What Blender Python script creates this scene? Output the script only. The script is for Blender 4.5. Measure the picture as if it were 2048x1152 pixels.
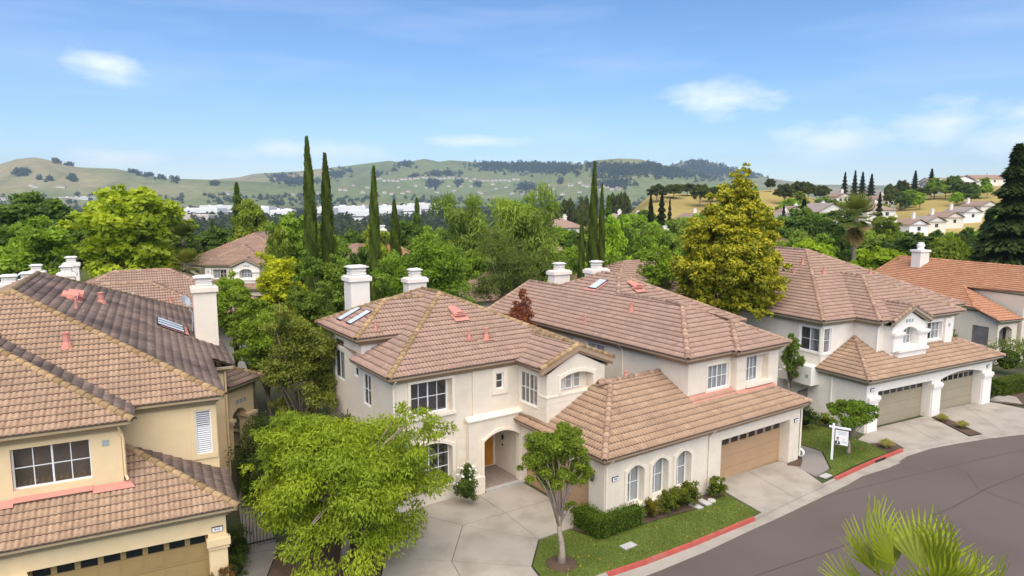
import bpy, math, random
import numpy as np
from mathutils import Matrix, Vector
R_ = math.radians
for o in list(bpy.data.objects): bpy.data.objects.remove(o)
SC = bpy.context.scene
COL = SC.collection
HC = 13.16            # drone height above the garage floors (z = 0)
PITCH = math.atan(178/1365.)
FPX = 1365.           # focal length in photo pixels (2048 wide)
# ---------------------------------------------------------------- camera
cd = bpy.data.cameras.new('camera'); cam = bpy.data.objects.new('camera', cd); COL.objects.link(cam)
cam.location = (0, 0, HC); cam.rotation_euler = (math.pi/2-PITCH, 0, 0)
cd.sensor_width = 36; cd.lens = FPX/2048*36; cd.clip_start = .5; cd.clip_end = 40000
SC.camera = cam
# ---------------------------------------------------------------- light
SUN_EL, SUN_AZ = R_(56), R_(176)      # azimuth clockwise from +Y: behind the camera
W = bpy.data.worlds.new('World'); SC.world = W; W.use_nodes = True
try: W.cycles.sampling_method = 'MANUAL'; W.cycles.sample_map_resolution = 512
except Exception: pass
wn = W.node_tree; wn.nodes.clear()
def N(t, ty, **k):
    n = t.nodes.new(ty)
    for a, b in k.items(): setattr(n, a, b)
    return n
sky = N(wn, 'ShaderNodeTexSky', sky_type='NISHITA', sun_disc=False, sun_elevation=SUN_EL, sun_rotation=SUN_AZ,
        altitude=100, air_density=1.0, dust_density=.05, ozone_density=3.0)
bg = N(wn, 'ShaderNodeBackground'); bg.inputs[1].default_value = .076
wo = N(wn, 'ShaderNodeOutputWorld')
# thin cumulus and cirrus mixed over the sky by direction
tc = N(wn, 'ShaderNodeTexCoord')
sep = N(wn, 'ShaderNodeSeparateXYZ'); wn.links.new(tc.outputs['Generated'], sep.inputs[0])
def M1(op, a, b=None, clamp=False):
    n = N(wn, 'ShaderNodeMath', operation=op, use_clamp=clamp)
    for i, q in enumerate((a, b)):
        if q is None: continue
        if hasattr(q, 'links'): wn.links.new(q, n.inputs[i])
        else: n.inputs[i].default_value = q
    return n.outputs[0]
az = M1('ARCTAN2', sep.outputs[0], sep.outputs[1]); el = M1('ARCSINE', sep.outputs[2])
cmb = N(wn, 'ShaderNodeCombineXYZ'); wn.links.new(az, cmb.inputs[0]); wn.links.new(el, cmb.inputs[1])
def noise(scale, det, stretch, rough=.6):
    mp = N(wn, 'ShaderNodeMapping'); mp.inputs['Scale'].default_value = stretch
    wn.links.new(cmb.outputs[0], mp.inputs[0])
    n = N(wn, 'ShaderNodeTexNoise'); n.inputs['Scale'].default_value = scale; n.inputs['Detail'].default_value = det
    n.inputs['Roughness'].default_value = rough
    wn.links.new(mp.outputs[0], n.inputs['Vector']); return n.outputs[0]
nz = noise(13, 6, (1, 2.4, 1), .62); nz2 = noise(2.2, 3, (1, 7, 1), .55)
tot = None
# (px, py, half width px, half height px) of the cloud groups
for (x, y, w, h) in ((235, 172, 110, 48), (1440, 210, 170, 56), (1650, 292, 150, 60), (1880, 268, 130, 66), (2010, 300, 160, 70), (620, 308, 240, 34),
                     (250, 328, 130, 24), (960, 285, 160, 20), (3300, 250, 500, 80), (-1700, 250, 500, 80)):
    a0, e0 = math.atan2(x-1024, FPX), math.atan2(398-y, 1376)
    v = N(wn, 'ShaderNodeVectorMath', operation='MULTIPLY_ADD'); wn.links.new(cmb.outputs[0], v.inputs[0])
    sx, sy = 1500./w, 1450./h; v.inputs[1].default_value = (sx, sy, 0); v.inputs[2].default_value = (-a0*sx, -e0*sy, 0)
    l = N(wn, 'ShaderNodeVectorMath', operation='LENGTH'); wn.links.new(v.outputs[0], l.inputs[0])
    tot = l.outputs['Value'] if tot is None else M1('MINIMUM', tot, l.outputs['Value'])
tot = M1('SUBTRACT', 1., tot, True)
m = M1('MULTIPLY', M1('ADD', M1('MULTIPLY', M1('SUBTRACT', nz, .5), 3.0), M1('SUBTRACT', M1('MULTIPLY', tot, 1.4), .30)), .8, True)
m = M1('MULTIPLY', m, M1('MULTIPLY', tot, 3., True))
cir = M1('MULTIPLY', M1('SUBTRACT', nz2, .47), 1.0, True)
mask = M1('ADD', M1('MULTIPLY', m, .62), M1('MULTIPLY', cir, .55), True)
mix = N(wn, 'ShaderNodeMix', data_type='RGBA'); mix.inputs[7].default_value = (9., 9.2, 9.5, 1)
hs = N(wn, 'ShaderNodeHueSaturation'); hs.inputs['Saturation'].default_value = 1.10; hs.inputs['Value'].default_value = 1.0
tn_ = N(wn, 'ShaderNodeVectorMath', operation='MULTIPLY'); tn_.inputs[1].default_value = (.89, .955, 1.09); wn.links.new(sky.outputs[0], tn_.inputs[0]); wn.links.new(tn_.outputs[0], hs.inputs['Color'])
wn.links.new(mask, mix.inputs[0]); wn.links.new(hs.outputs[0], mix.inputs[6])
wn.links.new(mix.outputs[2], bg.inputs[0]); wn.links.new(bg.outputs[0], wo.inputs[0])
sl = bpy.data.lights.new('sun', 'SUN'); sl.energy = 3.0; sl.angle = R_(75); sl.color = (1, .91, .78)
so = bpy.data.objects.new('sun', sl); COL.objects.link(so)
sd = Vector((math.sin(SUN_AZ)*math.cos(SUN_EL), math.cos(SUN_AZ)*math.cos(SUN_EL), math.sin(SUN_EL)))
so.rotation_euler = (-sd).to_track_quat('-Z', 'Y').to_euler(); so.location = (10, -20, 60)
vs = SC.view_settings; vs.view_transform = 'Standard'; vs.look = 'None'; vs.exposure = 1.0; vs.gamma = 1; vs.use_curve_mapping = False
try:
    SC.cycles.transparent_max_bounces = 24; SC.cycles.max_bounces = 6; SC.cycles.volume_bounces = 0
except Exception: pass

# ---------------------------------------------------------------- materials
MATS = {}
def newmat(name):
    m = bpy.data.materials.new(name); m.use_nodes = True; t = m.node_tree; t.nodes.clear(); MATS[name] = m
    return m, t
def L_(t, a, b): t.links.new(a, b)
def basic(name, col, rough=.8, var=.12, scale=6., var2=0., scale2=.5, bump=0., bscale=80., stain=None, sscale=.6, sthr=(.5, .7), spec=.3, metal=0., coat=0.):
    """colour varied by two noises, optional stain colour, fine bump"""
    m, t = newmat(name)
    tcn = N(t, 'ShaderNodeTexCoord'); out = N(t, 'ShaderNodeOutputMaterial'); p = N(t, 'ShaderNodeBsdfPrincipled')
    p.inputs['Roughness'].default_value = rough; p.inputs['Specular IOR Level'].default_value = spec; p.inputs['Metallic'].default_value = metal
    cur = None
    def nse(s, det=4):
        n = N(t, 'ShaderNodeTexNoise'); n.inputs['Scale'].default_value = s; n.inputs['Detail'].default_value = det
        L_(t, tcn.outputs['Object'], n.inputs['Vector']); return n.outputs[0]
    def mul(colsock, fac, amt):
        mr = N(t, 'ShaderNodeMapRange'); mr.inputs[1].default_value = .25; mr.inputs[2].default_value = .75
        mr.inputs[3].default_value = 1-amt; mr.inputs[4].default_value = 1+amt; L_(t, fac, mr.inputs[0])
        vm = N(t, 'ShaderNodeVectorMath', operation='SCALE')
        if colsock is None: vm.inputs[0].default_value = col[:3]
        else: L_(t, colsock, vm.inputs[0])
        L_(t, mr.outputs[0], vm.inputs['Scale']); return vm.outputs[0]
    cur = mul(None, nse(scale), var)
    if var2: cur = mul(cur, nse(scale2, 3), var2)
    if stain is not None:
        mr = N(t, 'ShaderNodeMapRange'); mr.inputs[1].default_value = sthr[0]; mr.inputs[2].default_value = sthr[1]
        L_(t, nse(sscale, 6), mr.inputs[0])
        mx = N(t, 'ShaderNodeMix', data_type='RGBA'); L_(t, mr.outputs[0], mx.inputs[0]); L_(t, cur, mx.inputs[6]); mx.inputs[7].default_value = (*stain, 1)
        cur = mx.outputs[2]
    L_(t, cur, p.inputs['Base Color'])
    if bump:
        b = N(t, 'ShaderNodeBump'); b.inputs['Strength'].default_value = bump; b.inputs['Distance'].default_value = .02
        L_(t, nse(bscale, 3), b.inputs['Height']); L_(t, b.outputs[0], p.inputs['Normal'])
    L_(t, p.outputs[0], out.inputs[0]); return m
def tilemat(name, lo, hi, stain, sscale=.5, sthr=(.52, .72), samt=.6, rough=.85):
    m, t = newmat(name)
    out = N(t, 'ShaderNodeOutputMaterial'); p = N(t, 'ShaderNodeBsdfPrincipled'); p.inputs['Roughness'].default_value = rough
    p.inputs['Specular IOR Level'].default_value = .2
    at = N(t, 'ShaderNodeAttribute', attribute_name='tint'); tcn = N(t, 'ShaderNodeTexCoord'); ge = N(t, 'ShaderNodeNewGeometry')
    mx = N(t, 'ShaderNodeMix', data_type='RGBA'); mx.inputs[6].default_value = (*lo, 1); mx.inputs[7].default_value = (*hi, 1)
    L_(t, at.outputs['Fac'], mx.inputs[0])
    n1 = N(t, 'ShaderNodeTexNoise'); n1.inputs['Scale'].default_value = sscale; n1.inputs['Detail'].default_value = 7; n1.inputs['Roughness'].default_value = .68
    L_(t, ge.outputs['Position'], n1.inputs['Vector'])
    mr = N(t, 'ShaderNodeMapRange'); mr.inputs[1].default_value = sthr[0]; mr.inputs[2].default_value = sthr[1]; mr.inputs[4].default_value = samt
    L_(t, n1.outputs[0], mr.inputs[0])
    m2 = N(t, 'ShaderNodeMix', data_type='RGBA'); L_(t, mr.outputs[0], m2.inputs[0]); L_(t, mx.outputs[2], m2.inputs[6]); m2.inputs[7].default_value = (*stain, 1)
    n2 = N(t, 'ShaderNodeTexNoise'); n2.inputs['Scale'].default_value = 9; n2.inputs['Detail'].default_value = 4
    L_(t, ge.outputs['Position'], n2.inputs['Vector'])
    m3 = N(t, 'ShaderNodeMapRange'); m3.inputs[1].default_value = .3; m3.inputs[2].default_value = .7; m3.inputs[3].default_value = .84; m3.inputs[4].default_value = 1.14
    L_(t, n2.outputs[0], m3.inputs[0])
    vm = N(t, 'ShaderNodeVectorMath', operation='SCALE'); L_(t, m2.outputs[2], vm.inputs[0]); L_(t, m3.outputs[0], vm.inputs['Scale'])
    L_(t, vm.outputs[0], p.inputs['Base Color']); L_(t, p.outputs[0], out.inputs[0]); return m
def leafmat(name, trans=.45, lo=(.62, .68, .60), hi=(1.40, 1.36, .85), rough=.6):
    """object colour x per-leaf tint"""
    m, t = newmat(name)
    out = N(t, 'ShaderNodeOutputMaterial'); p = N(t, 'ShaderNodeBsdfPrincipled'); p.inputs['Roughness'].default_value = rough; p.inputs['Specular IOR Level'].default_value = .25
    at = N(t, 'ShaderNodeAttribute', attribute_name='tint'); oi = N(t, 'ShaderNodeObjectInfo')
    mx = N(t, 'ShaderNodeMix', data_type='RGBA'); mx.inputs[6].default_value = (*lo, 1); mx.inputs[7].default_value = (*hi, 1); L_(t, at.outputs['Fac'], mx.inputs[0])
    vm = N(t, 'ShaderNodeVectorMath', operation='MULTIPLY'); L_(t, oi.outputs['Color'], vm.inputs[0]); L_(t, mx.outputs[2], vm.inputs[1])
    L_(t, vm.outputs[0], p.inputs['Base Color'])
    tr = N(t, 'ShaderNodeBsdfTranslucent'); v2 = N(t, 'ShaderNodeVectorMath', operation='MULTIPLY'); L_(t, vm.outputs[0], v2.inputs[0]); v2.inputs[1].default_value = (1.3, 1.25, .7)
    L_(t, v2.outputs[0], tr.inputs[0])
    ms = N(t, 'ShaderNodeMixShader'); ms.inputs[0].default_value = trans; L_(t, p.outputs[0], ms.inputs[1]); L_(t, tr.outputs[0], ms.inputs[2])
    L_(t, ms.outputs[0], out.inputs[0]); return m
def glassmat(name, tint=(.75, .78, .8)):
    m, t = newmat(name)
    out = N(t, 'ShaderNodeOutputMaterial'); tr = N(t, 'ShaderNodeBsdfTransparent'); tr.inputs[0].default_value = (*tint, 1)
    gl = N(t, 'ShaderNodeBsdfGlossy'); gl.inputs['Roughness'].default_value = .04
    fr = N(t, 'ShaderNodeLayerWeight'); fr.inputs[0].default_value = .35
    mr = N(t, 'ShaderNodeMapRange'); mr.inputs[3].default_value = .10; mr.inputs[4].default_value = .6; L_(t, fr.outputs['Facing'], mr.inputs[0])
    ms = N(t, 'ShaderNodeMixShader'); L_(t, mr.outputs[0], ms.inputs[0]); L_(t, tr.outputs[0], ms.inputs[1]); L_(t, gl.outputs[0], ms.inputs[2])
    L_(t, ms.outputs[0], out.inputs[0]); return m

basic('stucco_cream', (.74, .655, .535), .9, .04, 3, .07, .35, .4, 160, stain=(.62, .54, .43), sscale=.9, sthr=(.52, .85))
basic('stucco_yellow', (.78, .60, .355), .9, .04, 3, .07, .35, .4, 160, stain=(.66, .50, .29), sscale=.9, sthr=(.52, .85))
basic('stucco_white', (.76, .71, .63), .9, .04, 3, .07, .35, .4, 160, stain=(.64, .59, .52), sscale=.9, sthr=(.52, .85))
basic('stucco_beige', (.72, .63, .50), .9, .03, 3, .05, .35, .3, 160)
basic('trim_cream', (.78, .69, .565), .8, .03, 4, .03, .4, .15, 160)
basic('trim_white', (.80, .755, .69), .8, .03, 4, .03, .4)
basic('chimney_white', (.80, .735, .65), .9, .03, 3, .05, .8, .3, 120)
basic('cap_white', (.80, .76, .71), .6, .03, 4)
basic('fascia_tan', (.36, .25, .165), .7, .06, 3, .05, .6)
basic('fascia_olive', (.33, .28, .20), .7, .06, 3, .05, .6)
basic('fascia_gold', (.38, .295, .18), .7, .06, 3, .05, .6)
basic('gutter_lip', (.62, .55, .47), .5, .04, 3)
basic('white_paint', (.80, .80, .80), .45, .02, 4)
basic('door_tan', (.42, .27, .155), .55, .05, 1.5, .04, .5)
basic('door_olive', (.33, .28, .195), .55, .05, 1.5, .04, .5)
basic('door_gold', (.34, .235, .10), .55, .05, 1.5, .04, .5)
basic('entry_wood', (.50, .21, .02), .45, .12, 5, .06, .6)
basic('copper_pink', (.56, .24, .185), .7, .08, 5, .06, 1.)
basic('dark_metal', (.03, .03, .032), .5, .1, 8)
basic('bronze', (.10, .10, .10), .4, .1, 8, metal=.6)
basic('dish_grey', (.55, .57, .60), .5, .03, 4)
basic('interior', (.17, .155, .15), .9, .3, 1.2)
basic('interior_warm', (.30, .22, .16), .9, .35, 1.)
basic('curtain', (.62, .62, .60), .9, .05, 5)
basic('curtain_tan', (.33, .23, .12), .9, .1, 5)
basic('dark_pane', (.012, .014, .018), .12, .2, 3, spec=.5)
basic('far_pane', (.03, .035, .045), .2, .2, 3, spec=.5)
basic('glass_block', (.33, .40, .40), .25, .15, 14, spec=.5)
basic('skylight', (.55, .58, .60), .35, .12, 2.5, spec=.6)
basic('asphalt', (.120, .095, .082), .92, .16, 90, .12, .25, .5, 220, stain=(.142, .114, .098), sscale=.16, sthr=(.45, .8))
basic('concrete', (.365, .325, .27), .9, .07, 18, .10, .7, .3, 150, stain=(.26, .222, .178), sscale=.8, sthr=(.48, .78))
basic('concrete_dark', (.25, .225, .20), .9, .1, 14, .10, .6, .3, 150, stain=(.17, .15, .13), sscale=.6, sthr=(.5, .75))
basic('red_paint', (.43, .085, .065), .75, .10, 10, .10, 1.5, .2, 120, stain=(.36, .17, .13), sscale=2.2, sthr=(.52, .8))
basic('seam', (.085, .068, .060), .9, .2, 20)
basic('mulch', (.105, .066, .045), .95, .35, 22, .2, 2, .8, 60)
basic('yard', (.085, .075, .045), .95, .35, 9, .25, .8, .8, 60, stain=(.055, .075, .025), sscale=.7, sthr=(.4, .6))
basic('lawn', (.115, .150, .028), .95, .22, 30, .22, .9, .6, 120, stain=(.15, .12, .04), sscale=1.3, sthr=(.6, .82))
basic('paver', (.30, .235, .20), .9, .2, 9, .1, 1.)
basic('tread', (.45, .42, .38), .9, .1, 9)
basic('bark', (.20, .16, .125), .95, .2, 14, .1, 3, .8, 30)
basic('bark_pale', (.36, .29, .23), .95, .18, 14, .1, 3, .8, 30)
basic('bark_dark', (.085, .065, .05), .95, .2, 14, .1, 3, .8, 30)
basic('stone', (.45, .43, .40), .9, .12, 8)
basic('black_rubber', (.02, .02, .02), .6, .1, 6)
basic('ink', (.04, .045, .06), .7, .05, 6)
basic('ink_light', (.35, .36, .38), .7, .05, 6)
basic('tile_butt_shade', (.105, .070, .054), .95, .25, 8)  # shadow line under each tile course put into this colour, with dirt
basic('skin_print', (.50, .25, .17), .6, .05, 6)
basic('industrial', (.74, .73, .71), .7, .05, .05)
basic('industrial_tan', (.55, .48, .40), .7, .05, .05)
basic('roof_far', (.30, .20, .15), .9, .12, 3, .1, .4)
basic('roof_far_grey', (.30, .24, .21), .9, .12, 3, .1, .4)
basic('wall_far', (.70, .66, .58), .9, .03, 2)
basic('wall_far_white', (.78, .78, .78), .9, .03, 2)
basic('wall_far_blue', (.50, .58, .68), .9, .03, 2)
tilemat('tile_tan', (0.271, 0.172, 0.129), (0.408, 0.273, 0.209), (.20, .14, .11), .45, (.5, .75), .5)
tilemat('tile_gold', (0.280, 0.181, 0.116), (0.434, 0.292, 0.191), (.21, .14, .10), .5, (.48, .75), .55)
tilemat('tile_weathered', (.205, .142, .112), (.335, .235, .180), (.095, .072, .066), .42, (.42, .62), .8)
tilemat('tile_orange', (0.344, 0.150, 0.082), (0.516, 0.267, 0.155), (.28, .14, .085), .6, (.5, .8), .5)
tilemat('ridge_gold', (0.267, 0.176, 0.086), (0.413, 0.280, 0.150), (.19, .13, .08), .9, (.5, .72), .5)
tilemat('ridge_pink', (0.292, 0.185, 0.129), (0.430, 0.288, 0.202), (.26, .16, .11), .9, (.5, .75), .4)
tilemat('pink_flash', (.56, .24, .185), (.62, .29, .225), (.45, .2, .15), .9, (.6, .8), .4)
leafmat('leaf'); leafmat('leaf_dense', .3, (.50, .60, .55), (1.5, 1.35, .8)); leafmat('flower', .2, (.9, .9, .9), (1.1, 1.1, 1.1))
leafmat('palm_leaf', .3, (.55, .6, .45), (1.5, 1.35, .7), .45)
glassmat('glass')
# ---------------------------------------------------------------- mesh helpers
def tag(o, label=None, cat=None, group=None, kind=None):
    if label: o['label'] = label
    if cat: o['category'] = cat
    if group: o['group'] = group
    if kind: o['kind'] = kind
    return o
def empty(name, loc=(0, 0, 0), rz=0, parent=None):
    o = bpy.data.objects.new(name, None); COL.objects.link(o); o.location = loc; o.rotation_euler = (0, 0, rz); o.empty_display_size = .3
    if parent: o.parent = parent
    return o
def link(name, me, mat, parent=None):
    o = bpy.data.objects.new(name, me); COL.objects.link(o)
    if mat and not me.materials: me.materials.append(MATS[mat])
    if parent: o.parent = parent
    return o
def npmesh(name, V, F, tint=None, smooth=False):
    """V (n,3), F (m,k) arrays"""
    me = bpy.data.meshes.new(name); V = np.asarray(V, np.float32); F = np.asarray(F, np.int32); k = F.shape[1]
    me.vertices.add(len(V)); me.vertices.foreach_set('co', V.ravel())
    me.loops.add(F.size); me.loops.foreach_set('vertex_index', F.ravel())
    me.polygons.add(len(F)); me.polygons.foreach_set('loop_start', np.arange(0, F.size, k, dtype=np.int32))
    if smooth: me.polygons.foreach_set('use_smooth', np.ones(len(F), bool))
    if tint is not None:
        a = me.attributes.new('tint', 'FLOAT', 'FACE'); a.data.foreach_set('value', np.asarray(tint, np.float32))
    me.update(calc_edges=True); return me
class MB:
    def __init__(s): s.v = []; s.f = []; s.t = []
    def add(s, vs, fs, t=.5):
        n = len(s.v); s.v += [tuple(q) for q in vs]
        for f in fs: s.f.append([n+i for i in f]); s.t.append(t)
    def quad(s, a, b, c, d, t=.5): s.add([a, b, c, d], [(0, 1, 2, 3)], t)
    def poly(s, pts, t=.5): s.add(pts, [tuple(range(len(pts)))], t)
    def box(s, x0, y0, z0, x1, y1, z1, t=.5):
        s.hexa([(x0, y0, z0), (x1, y0, z0), (x1, y1, z0), (x0, y1, z0), (x0, y0, z1), (x1, y0, z1), (x1, y1, z1), (x0, y1, z1)], t)
    def hexa(s, p, t=.5): s.add(p, [(0, 3, 2, 1), (4, 5, 6, 7), (0, 1, 5, 4), (1, 2, 6, 5), (2, 3, 7, 6), (3, 0, 4, 7)], t)
    def prism(s, pts, z0, z1, t=.5):
        """pts: list of (x,y[,ztop]) counter-clockwise"""
        n = len(pts); top = [(p[0], p[1], p[2] if len(p) > 2 else z1) for p in pts]; bot = [(p[0], p[1], z0) for p in pts]
        s.add(bot+top, [tuple(range(n))[::-1], tuple(range(n, 2*n))]+[(i, (i+1) % n, n+(i+1) % n, n+i) for i in range(n)], t)
    def tube(s, pts, rad, n=6, t=.5, cap=True):
        pts = [Vector(p) for p in pts]; rings = []
        for i, p in enumerate(pts):
            d = (pts[min(i+1, len(pts)-1)]-pts[max(i-1, 0)]).normalized()
            a = d.orthogonal().normalized() if i == 0 else (rings[-1][1]-d*rings[-1][1].dot(d)).normalized()
            b = d.cross(a); r = rad[i] if hasattr(rad, '__len__') else rad
            rings.append(([p+(a*math.cos(2*math.pi*j/n)+b*math.sin(2*math.pi*j/n))*r for j in range(n)], a))
        vs = [q for r in rings for q in r[0]]; fs = []
        for i in range(len(pts)-1):
            for j in range(n): fs.append((i*n+j, i*n+(j+1) % n, (i+1)*n+(j+1) % n, (i+1)*n+j))
        if cap: fs.append(tuple(range(n))[::-1]); fs.append(tuple(range((len(pts)-1)*n, len(pts)*n)))
        s.add(vs, fs, t)
    def lathe(s, prof, c=(0, 0, 0), n=16, t=.5):
        vs = []; fs = []
        for (r, z) in prof:
            for j in range(n): vs.append((c[0]+r*math.cos(2*math.pi*j/n), c[1]+r*math.sin(2*math.pi*j/n), c[2]+z))
        for i in range(len(prof)-1):
            for j in range(n): fs.append((i*n+j, i*n+(j+1) % n, (i+1)*n+(j+1) % n, (i+1)*n+j))
        s.add(vs, fs, t)
    def build(s, name, mat, parent=None, smooth=False):
        me = bpy.data.meshes.new(name); me.from_pydata(s.v, [], s.f); me.update()
        a = me.attributes.new('tint', 'FLOAT', 'FACE'); a.data.foreach_set('value', np.array(s.t, np.float32))
        if smooth: me.polygons.foreach_set('use_smooth', np.ones(len(s.f), bool))
        return link(name, me, mat, parent)
def children_of(o): return [c for c in COL.objects if c.parent == o]
def copy_tree(o, parent=None, kids=None):
    if kids is None:
        kids = {}
        for c in COL.objects:
            if c.parent: kids.setdefault(c.parent.name, []).append(c)
    c = o.copy(); COL.objects.link(c); c.parent = parent
    for ch in kids.get(o.name, []): copy_tree(ch, c, kids)
    return c
class Frame:
    """house frame: x = along the front, y = away from the street"""
    def __init__(s, ox, oy, ang): s.o = (ox, oy); s.rz = R_(90-ang); s.c, s.s = math.cos(s.rz), math.sin(s.rz)
    def w(s, u, v, z=0): return (s.o[0]+u*s.c-v*s.s, s.o[1]+u*s.s+v*s.c, z)
def pix_ray(x, y):
    cx = (x-1024)/FPX; cy = -(y-576)/FPX
    return (cx, math.cos(PITCH)+cy*math.sin(PITCH), -math.sin(PITCH)+cy*math.cos(PITCH))
def at_dist(x, D, y=470):   # ground x of a photo column (at photo row y) at forward distance D
    d = pix_ray(x, y); return d[0]/d[1]*D
def z_at(y, D):      # height of a photo row at forward distance D
    d = pix_ray(1024, y); return HC+d[2]/d[1]*D

# ---------------------------------------------------------------- roofs
TW, TE = .33, .345       # tile width, exposure
NP = 9
_x = np.linspace(0, TW, NP); _h = .046*np.abs(np.sin(2*np.pi*_x/TW))**.8
def tile_template(name):
    V = []
    for (y, h, pr) in ((-.03, .0, 0), (-.03, .055, 1), (TE, .012, 1)):
        for i in range(NP): V.append((_x[i], y, h+pr*_h[i]))
    F = []
    for r in range(2):
        for i in range(NP-1): F.append((r*NP+i, r*NP+i+1, (r+1)*NP+i+1, (r+1)*NP+i))
    return np.array(V), np.array(F)
TV, TF = tile_template('t')
TILE_ME = {}
ROLL_SHADE = np.array([0.]*(NP-1)+[-.20 if i in (0, 3, 4, 7) else .14 for i in range(NP-1)])  # roll shading painted into the tint: channels darker (some dirt too), crests lighter
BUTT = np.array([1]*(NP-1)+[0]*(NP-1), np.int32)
def tile_mesh(mat, k):
    if (mat, k) not in TILE_ME:
        me = npmesh('roof_tile', TV, TF, np.clip(.3+k*.08+ROLL_SHADE, 0, 1)); me.materials.append(MATS[mat]); me.materials.append(MATS['tile_butt_shade']); me.polygons.foreach_set('material_index', BUTT); TILE_ME[(mat, k)] = me
    return TILE_ME[(mat, k)]
CAP_ME = {}
def cap_mesh(mat, k):
    if (mat, k) not in CAP_ME:
        n = 8; V = []; F = []
        for (y, r, dz) in ((-.03, .10, .0), (-.03, .14, .0), (.40, .112, -.02)):
            for i in range(n+1):
                a = math.pi*(i/n*1.16-.08); V.append((r*math.cos(a), y, r*math.sin(a)*.95+dz))
        for q in range(2):
            for i in range(n): F.append((q*(n+1)+i+1, q*(n+1)+i, (q+1)*(n+1)+i, (q+1)*(n+1)+i+1))
        me = npmesh('ridge_tile', V, F, np.full(len(F), k/5.), False); me.materials.append(MATS[mat])
        me.polygons.foreach_set('use_smooth', np.array([f >= n for f in range(len(F))])); CAP_ME[(mat, k)] = me
    return CAP_ME[(mat, k)]
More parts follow.
